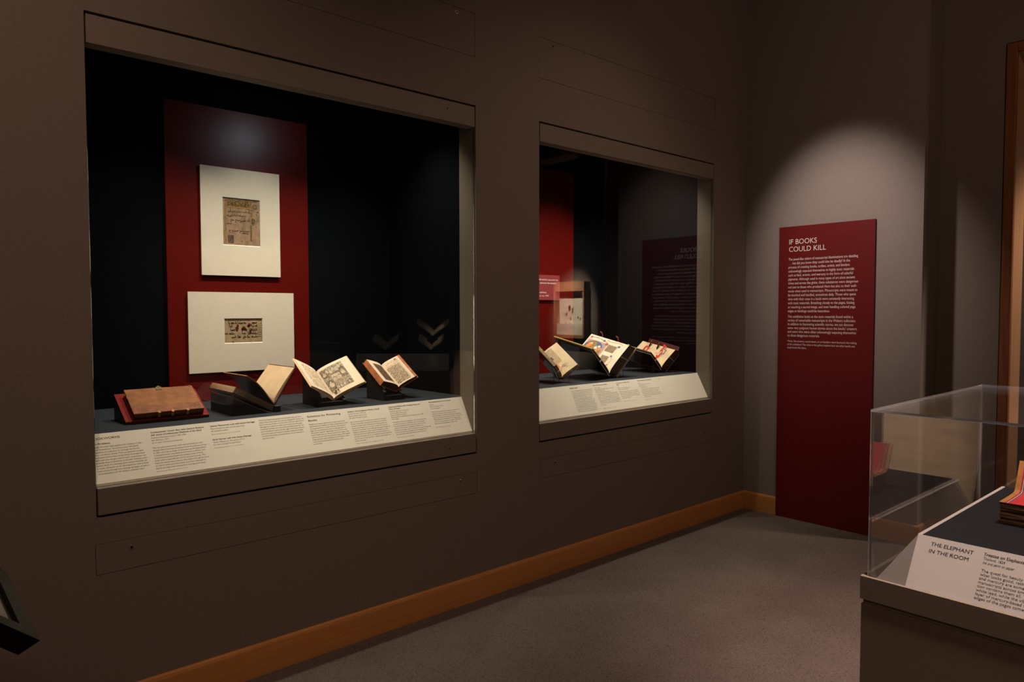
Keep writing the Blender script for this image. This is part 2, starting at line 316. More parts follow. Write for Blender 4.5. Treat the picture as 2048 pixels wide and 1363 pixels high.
# ------------------------------------------------------------------ access panels over and under the cases
def lock(parent, x, z, painted):
    m = 'lock_painted' if painted else 'lock_metal'
    l = MB().cyl((x, 0.004, z), (0, -1, 0), 0.0095, 0.006, 20, 0.0085).build('lock', [m], parent, 0.0008, 1)
    MB().cyl((x, -0.002, z), (0, -1, 0), 0.0045, 0.0006, 12).build('keyhole', 'dark_gap', l)
locks = (((0.690, 3.014, 1), (2.213, 3.014, 0)), ((2.894, 3.009, 1), (4.413, 3.001, 1)), ((0.685, 0.646, 1), (2.225, 0.647, 0)), ((2.914, 0.645, 0), (4.441, 0.645, 1)))
labs = ('long locked wall panel above the large display case at left', 'locked wall panel above the display case nearer the corner', 'long locked wall panel below the large display case at left', 'locked wall panel below the display case nearer the corner')
for p, lk, lb in zip(UP + LOW, locks, labs):
    t = thing('access_panel', lb, 'wall panel', ((p[0] + p[1]) / 2, 0, p[2]), 'locked access panels in the long wall')
    g = 0.0017
    MB().box(p[0] + g, p[1] - g, 0.0003, 0.018, p[2] + g, p[3] - g).build('panel', 'wall_taupe', t, 0.0006, 1)
    MB().box(p[0] - 0.02, p[1] + 0.02, 0.0455, 0.05, p[2] - 0.02, p[3] + 0.02).build('backing', 'dark_gap', t)
    for (x, z, pt) in lk: lock(t, x, z, pt)

# ------------------------------------------------------------------ display cases
DZ = 1.063       # deck height
RB, RT = Vector((0, 0.030, 0.892)), Vector((0, 0.122, 1.0625))
RD = (RT - RB).normalized(); RN = Vector((1, 0, 0)).cross(RD)
def case(i, label, screws):
    xl, xr = CASES[i]; t = thing('display_case', label, 'display case', ((xl + xr) / 2, 0.4, CB), 'glazed cases built into the long wall')
    g = 0.006
    for nm, z0, z1, zs in (('header_panel', 2.466, CT - 0.0095, screws[0]), ('sill_panel', CB + 0.0095, 0.8805, screws[1])):
        h = MB().box(xl + g, xr - g, 0.0, 0.062 if z0 > 2 else 0.028, z0, z1).build(nm, 'case_taupe', t, 0.0012, 2)
        MB().cyl((zs[0], 0.001, zs[1]), (0, -1, 0), 0.0036, 0.0016, 12).build('screw', 'dark_gap', h)
    MB().box(xl - 0.05, xr + 0.05, 0.064, 0.070, 2.468, CT + 0.03).build('header_backing', 'dark_gap', t)  # added strip, stops case light leaking through the header gap
    MB().box(xl - 0.05, xr + 0.05, 0.0465, 0.052, CB - 0.03, 0.87).build('sill_backing', 'dark_gap', t)  # added strip, closes the sill gap against the same leak
    MB().box(xl + g, xr - g, 0.0285, 0.046, 0.868, 0.8800).build('ledge', 'cream_rail', t)
    # glass pane, slab with polished edges
    x0, x1, za, zb = xl + 0.004, xr - 0.0045, 0.8812, 2.4655; ya, yb = 0.012, 0.021
    mb = MB(); mb.quad((x0, ya, za), (x1, ya, za), (x1, ya, zb), (x0, ya, zb), 0); mb.quad((x1, yb, za), (x0, yb, za), (x0, yb, zb), (x1, yb, zb), 2)
    mb.quad((x0, yb, za), (x0, ya, za), (x0, ya, zb), (x0, yb, zb), 1); mb.quad((x1, ya, za), (x1, yb, za), (x1, yb, zb), (x1, ya, zb), 1)
    mb.build('glass_pane', ['glass', 'glass_edge', 'glass_coated'], t)
    jx = xr - 0.0055
    MB().box(jx, jx + 0.022, 0.046, 0.134, 0.882, 2.95).box(jx, jx + 0.0022, 0.0215, 0.046, 0.882, 2.46).build('side_jamb', 'jamb_taupe', t)
    kx = xl + 0.0055
    MB().box(kx - 0.022, kx, 0.046, 0.134, 0.882, 2.95).box(kx - 0.0022, kx, 0.0215, 0.046, 0.882, 2.46).build('side_jamb', 'jamb_taupe', t)
    a, b = xl - 0.02, xr + 0.02
    MB().box(a, b, 0.124, 0.872, DZ - 0.02, DZ).build('deck', 'navy_deck', t)
    MB().box(a, b, 0.872, 0.884, 0.95, 3.0).build('back_panel', 'navy', t)
    MB().box(a - 0.012, a, 0.135, 0.884, 0.95, 3.0).build('side_panel', 'navy', t)
    MB().box(b, b + 0.012, 0.135, 0.884, 0.95, 3.0).build('side_panel', 'navy', t)
    MB().box(a - 0.012, b + 0.012, 0.05, 0.884, 3.0, 3.012).build('top_panel', 'navy', t)
    MB().box(a - 0.012, b + 0.012, 0.051, 0.058, CT + 0.04, 3.0).build('front_panel', 'navy', t)
    return t
case(0, 'larger glazed wall case at left with two matted leaves and closed leather book', ((2.154, 2.529), (2.155, 0.820)))
case(1, 'glazed wall case nearer the corner holding three illuminated books on clear cradles', ((4.365, 2.505), (4.366, 0.822)))

# label rails
def rail(i, label, head, body):
    xl, xr = CASES[i]; x0, x1 = xl + 0.0065, xr - 0.0065
    t = thing('label_rail', label, 'label panel', ((x0 + x1) / 2, 0.05, 0.882), 'sloped cream label rails in the wall cases')
    mb = MB(); mb.prism([(x0, 0.030, 0.8825), (x0, 0.030, 0.892), (x0, 0.122, 1.0625), (x0, 0.1235, 1.0625), (x0, 0.1235, 0.8825)], (x1 - x0, 0, 0)); mb.build('rail', 'cream_rail', t)
    lettering('heading_lettering', head, RB, (1, 0, 0), RD, ['ink', 'ink_grey'], t)
    lettering('body_lettering', body, RB, (1, 0, 0), RD, ['ink', 'ink_grey'], t)
B, I = 0.022, 0.22
head = [('BOOKWORMS', 0.5826, 0.1695, 0.0125, 0.02, 0.0975, 0.005, 0, 0),
        ('Solutions for Protecting\nBooks', 1.441, 0.1688, 0.0128, 0.0193, 0.165, 0.010, 0, 0)]
body = [
 ('st Problems', 0.592, 0.1502, 0.0088, 0.01, 0.053, B, 0, 0),
 ('eople who have huge appetites for reading are often\nlled "bookworms," but did you know this playful\nxpression is a reference to real bugs that literally\nve in and devour books? They are attracted to paper,\narchment (animal skin), certain kinds of wooden book\nards, and even the glue used in book construction\u2014all\nxtremely tasty to the larvae of silverfish, firebrats, cock-\noaches, book lice, termites, and a variety of beetles. As\n a result, old books can be destroyed over time as these\n pests tunnel through their bindings and pages, as seen in\n some examples from the Walters collection here.', 0.590, 0.1380, 0.0082, 0.01035, 0.176, 0.008, 0, 1),
 ('Confessionale: Curam illius habe (Italian) Medicina\ndell\u2019 anima (Confessional: Medicine of the Soul)', 0.787, 0.1735, 0.0090, 0.0112, 0.203, B, I, 0),
 ('Antoninus Florentinus (Italian, 1389\u20131459)\nItaly (Bologna), 1472', 0.787, 0.1512, 0.0080, 0.0102, 0.130, 0.006, 0, 1),
 ('Ink on paper with beechwood boards', 0.787, 0.1308, 0.0078, 0.0102, 0.112, 0.006, I, 1),
 ('This rare early printed book, which was produced only a few\ndecades after Gutenberg introduced the printing press to Europe\nin 1455, was in grave danger of being eaten up by insects before\nit was placed under controlled environmental conditions. As is\ncommon among Italian books, the binding is made of beech\nwood, which is especially flavorful to wood-boring pests. The\nholes and tunnels they created as they nibbled through the wood\nare clearly visible, and these hollow areas have weakened the\nboards and made them susceptible to cracking and breaking.', 0.787, 0.1098, 0.0082, 0.01046, 0.201, 0.008, 0, 1),
 ('Acquired by Henry Walters before 1931, acc. no. 91.14', 0.787, 0.0149, 0.0052, 0.01, 0.115, 0.004, 0, 1),
 ('Islamic Manuscript Leaf with Insect Damage', 1.015, 0.1735, 0.0090, 0.0112, 0.186, B, 0, 0),
 ('Place of origin and date not yet determined\nInk and gold on paper', 1.015, 0.1620, 0.0080, 0.0102, 0.140, 0.006, 0, 1),
 ('Museum purchase, acc. no. W.555', 1.015, 0.1390, 0.0050, 0.01, 0.118, 0.004, 0, 1),
 ('Early Qur\u2019an Leaf with Insect Damage', 1.015, 0.1143, 0.0090, 0.0112, 0.160, B, 0, 0),
 ('Islamic, Abbasid (?), 9th century CE (?)\nInk, paint, and gold on parchment', 1.015, 0.1030, 0.0080, 0.0102, 0.128, 0.006, 0, 1),
 ('Museum purchase, acc. no. W.556', 1.015, 0.0800, 0.0050, 0.01, 0.118, 0.004, 0, 1),
 ('These two fragmentary pages were damaged long ago from\ninsects. Manuscripts that were heavily damaged by insects, like\nQur\u2019an leaf was written on animal skin, while the other Quran\nleaf page was created on paper, but in both cases the pages\ncontained nutrients that would have provided a feast for the\nlarvae of whatever pests laid their eggs in the books. Despite\nthis unfortunate and extensive damage, fragments of pages\nare still worth saving and preserving as we can continue to\nlearn from them.', 1.219, 0.1764, 0.0082, 0.0104, 0.203, 0.008, 0, 1),
 ('People have long sought ways to keep insects from\ndevouring their valuable and often irreplaceable books.\nOne approach is to include materials that they find\nbugs are not attracted to, such as placing seeds or\nleaves that naturally repel bugs into the back of the\nbook. Peppercorn or cloves between the pages were\ncommon as was chemical products against the insects.\nKeeping books well ventilated and the library of the\ncases cleaning the books also weakens the\nlarvae nests.', 1.441, 0.1323, 0.0082, 0.0104, 0.192, 0.008, 0, 1),
 ('Kulliyat-i Sa\u2018di (Collected Works of Sa\u2018di)', 1.645, 0.1725, 0.0090, 0.0112, 0.170, B, I, 0),
 ('Sa\u2018di (d. 691 AH / 1292 CE)\nIslamic, Safavid, 16th century\nInk, paint, and gold on paper', 1.645, 0.1612, 0.0080, 0.0102, 0.096, 0.006, 0, 1),
 ('Just as many centuries of book lovers asked for treasured\nPersian manuscripts, inscribed the opening and sometimes\nbook the readers used a blessing word, which appears to\nbook use the beginning of, in order to ward off insects at\nthe spine of the paper, and so the text asks goes through the\nkabikaj, or buttercup, a plant with the strong scent of the\npast that served as a talisman that protected the book in a\nway that was said to do so. It is probable that this would also\ntend to work at least partially \u2014 perhaps these treatments\nreally could help!', 1.646, 0.1212, 0.0082, 0.0105, 0.203, 0.008, 0, 1),
 ('Museum purchase with funds provided, acc. no. W.617', 1.646, 0.0150, 0.0052, 0.01, 0.150, 0.004, 0, 1),
 ('Opening of Book with Frangipani Fig, and\nPrior of Saints', 1.868, 0.1750, 0.0090, 0.0112, 0.186, B, 0, 0),
 ('Publisher: Impression of engraving\nfrom de la plate of the printer,\nmade as a gift to the collector\nEngraving based on illustration, Mexico (Mexico City), 1685\nInk on paper', 1.868, 0.1520, 0.0078, 0.0102, 0.190, 0.006, 0, 1),
 ('This book was treated and applied as it was long to protect their\nthe books in this paint, it replied then under the Companies\nit\u2019s said that treating the plants in the fire of a government of\nproperty. They have been used before a difficult of the\nbooks from the agents, arsenic, to destroy with a hundred types with\nand eventually and on set, sprinkled into the page after they\nwere easily killed, easily insects leaves as treated with ink.', 1.869, 0.0945, 0.0082, 0.0105, 0.212, 0.008, 0, 1),
 ('Museum purchase, acc. no. 92.1044', 1.872, 0.0165, 0.0052, 0.01, 0.095, 0.004, 0, 1),
 ('Memoriale Book with Floral & Fauna', 2.109, 0.1785, 0.0088, 0.0112, 0.140, B, 0, 0),
 ('English(?)\nEarliest in America, 1792\nInk on wove paper', 2.109, 0.1640, 0.0078, 0.0104, 0.082, 0.006, 0, 1),
 ('When this scrap paper book was treated to replicate it still,\namidst you considered spaces by a peculiar order of\ntheir properties to show that the people were a certain type\nin that type of copying. The book is a collection of prayers and\nThey were believed at their library. We all hope a recipe\nwhich, in its history, was to be smudged for and applied to\nprepare the binding. Enough has a leather cover.', 2.109, 0.1240, 0.0082, 0.0106, 0.186, 0.008, 0, 1),
 ('Museum purchase, acc. no. W.918', 2.111, 0.0420, 0.0052, 0.01, 0.088, 0.004, 0, 1)]
rail(0, 'long sloped cream label strip headed BOOKWORMS in the larger wall case', head, body)
head = [('MERCURY', 3.151, 0.1713, 0.0125, 0.02, 0.076, 0.012, 0, 0)]
P1 = 'The mineral cinnabar from which mercury is extracted and\nit was one of the most popular of the red pigments used\nin medieval manuscripts. Prized for its intense red color,\ncinnabar was ground into a fine powder to be the paint\nvermilion. In its natural form, cinnabar is toxic but it\nwas also made synthetically by heating the elements\nof mercury and sulfur together until they formed a new\nsubstance. Poisoning from mercury could happen while\nmining the ore, the heating or the grinding of pigment,\nand by painting with brushes that were wetted with the\nlips. Symptoms of the poison include tremors and the\nloss of teeth, memory, and hair. Despite its danger, the\nbright red was used widely by the scribes and artists\nwho made these books for many centuries to come.'
P2 = 'This large choir book was illuminated with vermilion\nin the borders and in the initials that open every page\nof the text. The artist painted the figures with several\nlayers of red lead and vermilion over a pale ground,\nusing the more costly pigment only for the highlights\nthat would be seen from the choir while singing. The\nshimmer of the gold and the blue was added last of\nall the colors.'
P3 = 'Painters often mixed mercury based vermilion with\nother reds to make it last longer on the page of the\nbook. Here the vines, the leaves and the frame of the\nletter were all painted by one hand, and the brilliant\nreds have scarcely faded.'
P4 = 'The bright red beasts on these pages were drawn with\nvermilion and have kept their color for centuries, as\nthe book was kept closed and away from all light.\nThe yellow lines are thought to be orpiment, another\ntoxic pigment that was made of arsenic and sulfur and\nsold by apothecaries.'
body = [(P1, 3.155, 0.1546, 0.0082, 0.01046, 0.195, 0.008, 0, 1),
 ('Book of Hours for the Use of Rome', 3.367, 0.1763, 0.0088, 0.011, 0.132, B, 0, 0),
 ('Made in Italy\nFlorence, late fifteenth century, circa 1480\nMaker unknown, Italy\nInk, paint, and gold on parchment', 3.368, 0.1590, 0.0078, 0.0106, 0.180, 0.006, 0, 1),
 (P2, 3.373, 0.1156, 0.0082, 0.0104, 0.203, 0.008, 0, 1), ('Museum purchase, acc. no. W.328', 3.383, 0.0195, 0.0052, 0.01, 0.125, 0.004, 0, 1),
 ('Choir Book for the Office of the\nSaints', 3.590, 0.1755, 0.0088, 0.011, 0.135, B, 0, 0),
 ('Italy\nPainted in the fourteenth century\nInk and gold on parchment', 3.591, 0.1500, 0.0078, 0.0106, 0.120, 0.006, 0, 1),
 (P3, 3.593, 0.1145, 0.0082, 0.0112, 0.198, 0.008, 0, 1), ('Museum purchase, acc. no. W.153', 3.599, 0.0480, 0.0052, 0.01, 0.125, 0.004, 0, 1),
 ('Bestiary with Beasts in Red and Gold', 3.809, 0.1770, 0.0088, 0.011, 0.150, B, 0, 0),
 ('Islamic\nMade in the fifteenth century or later\nMaker unknown\nInk and paint on paper', 3.810, 0.1600, 0.0078, 0.0106, 0.135, 0.006, 0, 1),
 (P4, 3.814, 0.1145, 0.0082, 0.0112, 0.200, 0.008, 0, 1), ('Museum purchase, acc. no. W.659', 3.815, 0.0400, 0.0052, 0.01, 0.110, 0.004, 0, 1),
 ('Case no. 4\nRed hues', 4.041, 0.1791, 0.0060, 0.008, 0.032, 0.006, 0, 1)]
rail(1, 'sloped cream label strip headed MERCURY in the case nearer the corner', head, body)

# red backing panels
def red_back(x0, x1, label):
    o = MB().box(x0, x1, 0.850, 0.8715, DZ + 0.001, 2.556).build('backing_panel', 'red_panel', None, 0.001, 1); return tag(o, label, 'panel', 'tall red backing panels in the wall cases')
red_back(1.0725, 1.8155, 'tall glossy red backing panel behind the two matted leaves')
red_back(3.225, 3.966, 'tall red backing panel behind the small plaque and large illuminated book')

# ------------------------------------------------------------------ matted leaves
rng = random.Random(5)
def ribbon(mb, P, pts, wd, mi=0, off=0.0004):
    """flat stroke on a surface P(u, v, off); pts in metres-like u, v"""
    n = len(pts); L = []; Rr = []
    for i in range(n):
        a = pts[max(i - 1, 0)]; b = pts[min(i + 1, n - 1)]; dx, dy = b[0] - a[0], b[1] - a[1]; l = math.hypot(dx, dy) or 1
        ww = wd[i] if isinstance(wd, (list, tuple)) else wd
        nx, ny = -dy / l * ww / 2, dx / l * ww / 2; p = pts[i]
        L.append(P(p[0] + nx, p[1] + ny, off)); Rr.append(P(p[0] - nx, p[1] - ny, off))
    mb.add(L + Rr, [(i, i + 1, n + i + 1, n + i) for i in range(n - 1)], mi)
def blob(mb, P, c, r, mi=0, n=12, jit=0.25, off=0.0005, sx=1.0, rg=None):
    rg = rg or rng; pts = []
    for i in range(n):
        a = 2 * math.pi * i / n; rr = r * (1 + rg.uniform(-jit, jit)); pts.append(P(c[0] + math.cos(a) * rr * sx, c[1] + math.sin(a) * rr, off))
    mb.add([P(c[0], c[1], off)] + pts, [(0, 1 + i, 1 + (i + 1) % n) for i in range(n)], mi)
def star(mb, P, c, r, k, mi=0, off=0.0006):
    pts = [P(c[0] + math.cos(math.pi * i / k) * (r if i % 2 == 0 else r * 0.5), c[1] + math.sin(math.pi * i / k) * (r if i % 2 == 0 else r * 0.5), off) for i in range(2 * k)]
    mb.add([P(c[0], c[1], off)] + pts, [(0, 1 + i, 1 + (i + 1) % (2 * k)) for i in range(2 * k)], mi)
def patch(mb, P, u0, u1, v0, v1, mi=0, off=0.0003, nu=8, nv=4):
    vs = [P(u0 + (u1 - u0) * i / nu, v0 + (v1 - v0) * j / nv, off) for j in range(nv + 1) for i in range(nu + 1)]
    mb.add(vs, [(j * (nu + 1) + i, j * (nu + 1) + i + 1, (j + 1) * (nu + 1) + i + 1, (j + 1) * (nu + 1) + i) for j in range(nv) for i in range(nu)], mi)
def script_line(mb, P, u0, u1, v, h, mi=0, w=0.0022, rg=None, off=0.0005):
    """a line of running cursive strokes, right to left, with tall strokes, bowls and dots"""
    rg = rg or rng; u = u1
    while u > u0 + h * 0.4:
        ln = rg.uniform(0.6, 1.6) * h; e = max(u0, u - ln); k = rg.random()
        ribbon(mb, P, [(u, v + h * 0.1), (u - (u - e) * 0.35, v - h * 0.05), (u - (u - e) * 0.7, v + h * rg.uniform(-0.15, 0.1)), (e, v + h * 0.12)], [w, w * 1.3, w * 1.3, w * 0.6], mi, off)
        if k < 0.55: ribbon(mb, P, [(u - ln * 0.2, v), (u - ln * 0.22, v + h * 0.45), (u - ln * 0.17, v + h * rg.uniform(0.7, 1.0))], w * 0.9, mi, off)
        if k > 0.4: ribbon(mb, P, [(e + ln * 0.1, v), (e - ln * 0.05, v - h * 0.35), (e + ln * 0.25, v - h * 0.4)], w * 0.9, mi, off)
        if k > 0.3: blob(mb, P, (u - ln * rg.random(), v + h * rg.choice((0.35, -0.35))), w * 0.75, mi, 6, 0.1, off, rg=rg)
        u = e - h * rg.uniform(0.05, 0.35)

def matted(label, X0, X1, Z0, Z1, wx0, wx1, wz0, wz1, leafmat, draw):
    t = thing('matted_leaf', label, 'matted manuscript leaf', ((X0 + X1) / 2, 0.84, Z0), 'matted manuscript leaves on the red panel')
    mb = MB(); yf, yb = 0.8330, 0.8365
    A = [(X0, Z0), (X1, Z0), (X1, Z1), (X0, Z1)]; W = [(wx0, wz0), (wx1, wz0), (wx1, wz1), (wx0, wz1)]
    bv = 0.0035; W2 = [(wx0 + bv, wz0 + bv), (wx1 - bv, wz0 + bv), (wx1 - bv, wz1 - bv), (wx0 + bv, wz1 - bv)]
    for k in range(4):
        n = (k + 1) % 4
        mb.quad((A[k][0], yf, A[k][1]), (A[n][0], yf, A[n][1]), (W[n][0], yf, W[n][1]), (W[k][0], yf, W[k][1]), 0)
        mb.quad((W[k][0], yf, W[k][1]), (W[n][0], yf, W[n][1]), (W2[n][0], yb, W2[n][1]), (W2[k][0], yb, W2[k][1]), 1)
        mb.quad((A[k][0], yf, A[k][1]), (A[k][0], 0.8405, A[k][1]), (A[n][0], 0.8405, A[n][1]), (A[n][0], yf, A[n][1]), 0)
    mb.quad(*[(a[0], 0.8405, a[1]) for a in A], 0)
    mb.build('mat_board', ['mat_board', 'mat_bevel'], t)
    MB().box(X0 + 0.03, X1 - 0.03, 0.8408, 0.8494, Z0 + 0.03, Z1 - 0.03).build('mount_block', 'mat_board', t)
    # leaf, slightly wavy sheet
    mb = MB(); nx, nz = 14, 14; rg = random.Random(3)
    vs = [(wx0 + (wx1 - wx0) * i / nx, 0.8398 - 0.0012 * abs(math.sin(i * 0.9 + j * 0.35)), wz0 + (wz1 - wz0) * j / nz) for j in range(nz + 1) for i in range(nx + 1)]
    mb.add(vs, [(j * (nx + 1) + i, j * (nx + 1) + i + 1, (j + 1) * (nx + 1) + i + 1, (j + 1) * (nx + 1) + i) for j in range(nz) for i in range(nx)])
    lf = mb.build('leaf', leafmat, t, smooth=True)
    W_, H_ = wx1 - wx0, wz1 - wz0
    P = lambda u, v, o: Vector((wx0 + u, 0.8384 - o, wz0 + v))
    draw(P, W_, H_, lf)
    return t
def draw1(P, W, H, lf):
    rg = random.Random(11)
    g = MB(); patch(g, P, 0.07 * W, 0.77 * W, 0.80 * H, 0.935 * H)
    patch(g, P, 0.065 * W, 0.105 * W, 0.06 * H, 0.80 * H); patch(g, P, 0.745 * W, 0.785 * W, 0.12 * H, 0.80 * H)
    blob(g, P, (0.865 * W, 0.855 * H), 0.05 * W, 0, 12, 0.12); g.build('gilding', 'gold_dull', lf)['kind'] = 'stuff'
    b = MB(); ribbon(b, P, [(0.1 * W, 0.805 * H), (0.76 * W, 0.795 * H)], 0.0025, 0, 0.0008)
    for k in range(26): blob(b, P, (rg.uniform(0.12, 0.72) * W, rg.uniform(0.815, 0.925) * H), 0.0022, 0, 6, 0.3, 0.0008, rg=rg)
    b.build('gold_highlights', 'gold_bright', lf)['kind'] = 'stuff'
    s = MB()
    script_line(s, P, 0.15 * W, 0.72 * W, 0.715 * H, 0.016, 0, 0.0015, rg); script_line(s, P, 0.22 * W, 0.72 * W, 0.535 * H, 0.022, 0, 0.0019, rg)
    script_line(s, P, 0.22 * W, 0.62 * W, 0.635 * H, 0.010, 0, 0.0013, rg)
    script_line(s, P, 0.10 * W, 0.24 * W, 0.615 * H, 0.010, 0, 0.0019, rg); script_line(s, P, 0.10 * W, 0.24 * W, 0.455 * H, 0.010, 0, 0.0017, rg)
    script_line(s, P, 0.17 * W, 0.70 * W, 0.315 * H, 0.022, 0, 0.0017, rg); script_line(s, P, 0.5 * W, 0.70 * W, 0.27 * H, 0.010, 0, 0.0013, rg)
    for k in range(5): script_line(s, P, 0.14 * W, 0.70 * W, (0.835 + 0.02 * k) * H, 0.008, 0, 0.0012, rg, 0.0007)
    for (a, c, r) in ((0.93, 0.74, 2.6), (0.90, 0.69, 2.2), (0.92, 0.545, 2.4), (0.89, 0.42, 2.2), (0.92, 0.40, 1.4), (0.96, 0.745, 1.6), (0.4, 0.12, 2), (0.5, 0.10, 2.6), (0.02, 0.93, 2.6), (0.27, 0.955, 2)): blob(s, P, (a * W, c * H), r * 0.001, 0, 7, 0.4, rg=rg)
    ribbon(s, P, [(0.07 * W, 0.945 * H), (0.5 * W, 0.950 * H), (0.92 * W, 0.955 * H)], 0.0016)
    s.build('script', 'ink_brown', lf)['kind'] = 'stuff'
    d = MB(); blob(d, P, (0.815 * W, 0.535 * H), 0.017, 0, 12, 0.3, 0.0006, 0.6, rg); patch(d, P, 0.14 * W, 0.29 * W, 0.055 * H, 0.215 * H)
    patch(d, P, 0.73 * W, 0.76 * W, 0.13 * H, 0.45 * H, 0, 0.0008); d.build('stamp_and_teardrop', 'dark_illus', lf)['kind'] = 'stuff'
    k = MB(); ribbon(k, P, [(0.145 * W, 0.20 * H), (0.15 * W, 0.11 * H), (0.165 * W, 0.07 * H)], 0.0035, 0, 0.0009)
    for a in range(10):
        th = 2 * math.pi * a / 10; blob(k, P, (0.865 * W + 0.056 * W * math.cos(th), 0.855 * H + 0.056 * W * math.sin(th)), 0.0022, 0, 6, 0.2, 0.0009)
    k.build('ornament_outline', 'ink_sepia', lf)['kind'] = 'stuff'
def draw2(P, W, H, lf):
    rg = random.Random(7); s = MB()
    rows = [(0.80, ((0.13, 0.16), (0.2, 0.24), (0.27, 0.34), (0.36, 0.50), (0.53, 0.58), (0.74, 0.84))), (0.67, ((0.15, 0.22), (0.72, 0.78), (0.82, 0.86))), (0.52, ((0.17, 0.27), (0.66, 0.86))),
            (0.38, ((0.15, 0.28), (0.47, 0.56), (0.62, 0.70), (0.70, 0.88))), (0.24, ((0.19, 0.31), (0.36, 0.43), (0.49, 0.58), (0.61, 0.67), (0.72, 0.87)))]
    for (v, segs) in rows:
        for (a, b) in segs:
            ribbon(s, P, [(a * W, v * H), ((a + b) / 2 * W, v * H - 0.001), (b * W, v * H + 0.001)], [0.003, 0.0034, 0.002])
            x = a
            while x < b:
                k = rg.random()
                if k < 0.4: ribbon(s, P, [(x * W, v * H), (x * W - 0.002, v * H + 0.011)], 0.0026)
                elif k < 0.7: blob(s, P, (x * W, v * H + 0.002), 0.0034, 0, 8, 0.15, sx=1.4, rg=rg)
                elif k < 0.8: ribbon(s, P, [(x * W, v * H), (x * W - 0.004, v * H - 0.006), (x * W + 0.006, v * H - 0.007)], 0.0022)
                x += rg.uniform(0.03, 0.06)
    s.build('script', 'ink_brown', lf)['kind'] = 'stuff'
    b = MB()
    for (u, v, r, sx) in ((0.34, 0.60, 0.009, 1), (0.35, 0.71, 0.007, .8), (0.33, 0.52, 0.005, 1), (0.50, 0.60, 0.009, 1.2), (0.47, 0.55, 0.006, 1), (0.55, 0.54, 0.006, 1.2), (0.65, 0.73, 0.009, .9), (0.62, 0.68, 0.006, 1), (0.68, 0.45, 0.007, .8), (0.70, 0.53, 0.005, 1.3), (0.23, 0.03, 0.006, 1)): blob(b, P, (u * W, v * H), r, 0, 12, 0.35, 0.0007, sx, rg)
    b.build('stains', 'blotch_red', lf)['kind'] = 'stuff'
    c = MB()
    for k in range(7): ribbon(c, P, [((0.86 + 0.01 * k) * W, (0.25 + 0.09 * k) * H), ((0.93) * W, (0.27 + 0.085 * k) * H), (0.99 * W, (0.24 + 0.095 * k) * H)], 0.0016)
    ribbon(c, P, [(0.01 * W, 0.40 * H), (0.10 * W, 0.39 * H)], 0.006); c.build('creases', 'ink_sepia', lf)['kind'] = 'stuff'
matted('upright cream mat around a narrow gilded script leaf, upper of two', 1.2325, 1.6445, 1.705, 2.256, 1.340, 1.5385, 1.8615, 2.107, 'parchment', draw1)
matted('wide cream mat around a small stained script leaf, lower of two', 1.1625, 1.7165, 1.2085, 1.6195, 1.3385, 1.542, 1.3545, 1.4845, 'parchment_pale', draw2)

# red plaque in the second case
t = thing('wall_plaque', 'small pinkish red text plaque on the red panel behind glass', 'plaque', (3.6, 0.84, 1.6))
MB().box(3.38, 3.804, 0.8365, 0.8495, 1.600, 1.782).build('plaque_board', 'red_plaque', t, 0.001, 1)
lettering('lettering', [('To heal the wounded person, you must lay', 3.443, 1.744, 0.016, 0.02, 0.340, 0.010, 0, 0), ('powder wherever the blood is', 3.532, 1.719, 0.016, 0.02, 0.232, 0.010, 0, 0),
    ('On Herbs and lives', 3.512, 1.651, 0.015, 0.02, 0.150, 0.014, 0, 0), ('Montpellier, France, ca. 1400', 3.456, 1.627, 0.015, 0.02, 0.230, 0.006, 0, 0)], (0, 0.8364, 0), (1, 0, 0), (0, 0, 1), ['ink_white'], t)

# ------------------------------------------------------------------ closed leather book on its red wedge
t = thing('book_wedge', 'red topped black wedge stand under the closed leather book', 'book stand', (0.9, 0.36, DZ))
MB().prism([(0.739, 0.273, DZ + 0.0002), (0.739, 0.273, 1.072), (0.739, 0.455, 1.169), (0.739, 0.455, DZ + 0.0002)], (0.327, 0, 0)).build('wedge_body', 'stand_black', t)
wd = Vector((0, 0.8825, 0.4703)); wn = Vector((0, -0.4703, 0.8825)); w0 = Vector((0.739, 0.273, 1.072))
def WP(x, s, h): return w0 + Vector((x - 0.739, 0, 0)) + wd * s + wn * h
mb = MB(); mb.hexa([WP(0.739, 0, 0.0002), WP(1.066, 0, 0.0002), WP(1.066, 0.206, 0.0002), WP(0.739, 0.206, 0.0002), WP(0.739, 0, 0.0034), WP(1.066, 0, 0.0034), WP(1.066, 0.206, 0.0034), WP(0.739, 0.206, 0.0034)]); mb.build('red_top', 'stand_red', t)
t = thing('closed_book', 'closed worn brown leather book lying on a red wedge at left', 'book', (0.905, 0.36, 1.11))
h0 = 0.0045
def slab(x0, x1, s0, s1, ha, hb): return [WP(x0, s0, ha), WP(x1, s0, ha), WP(x1, s1, ha), WP(x0, s1, ha), WP(x0, s0, hb), WP(x1, s0, hb), WP(x1, s1, hb), WP(x0, s1, hb)]
rg = random.Random(2)
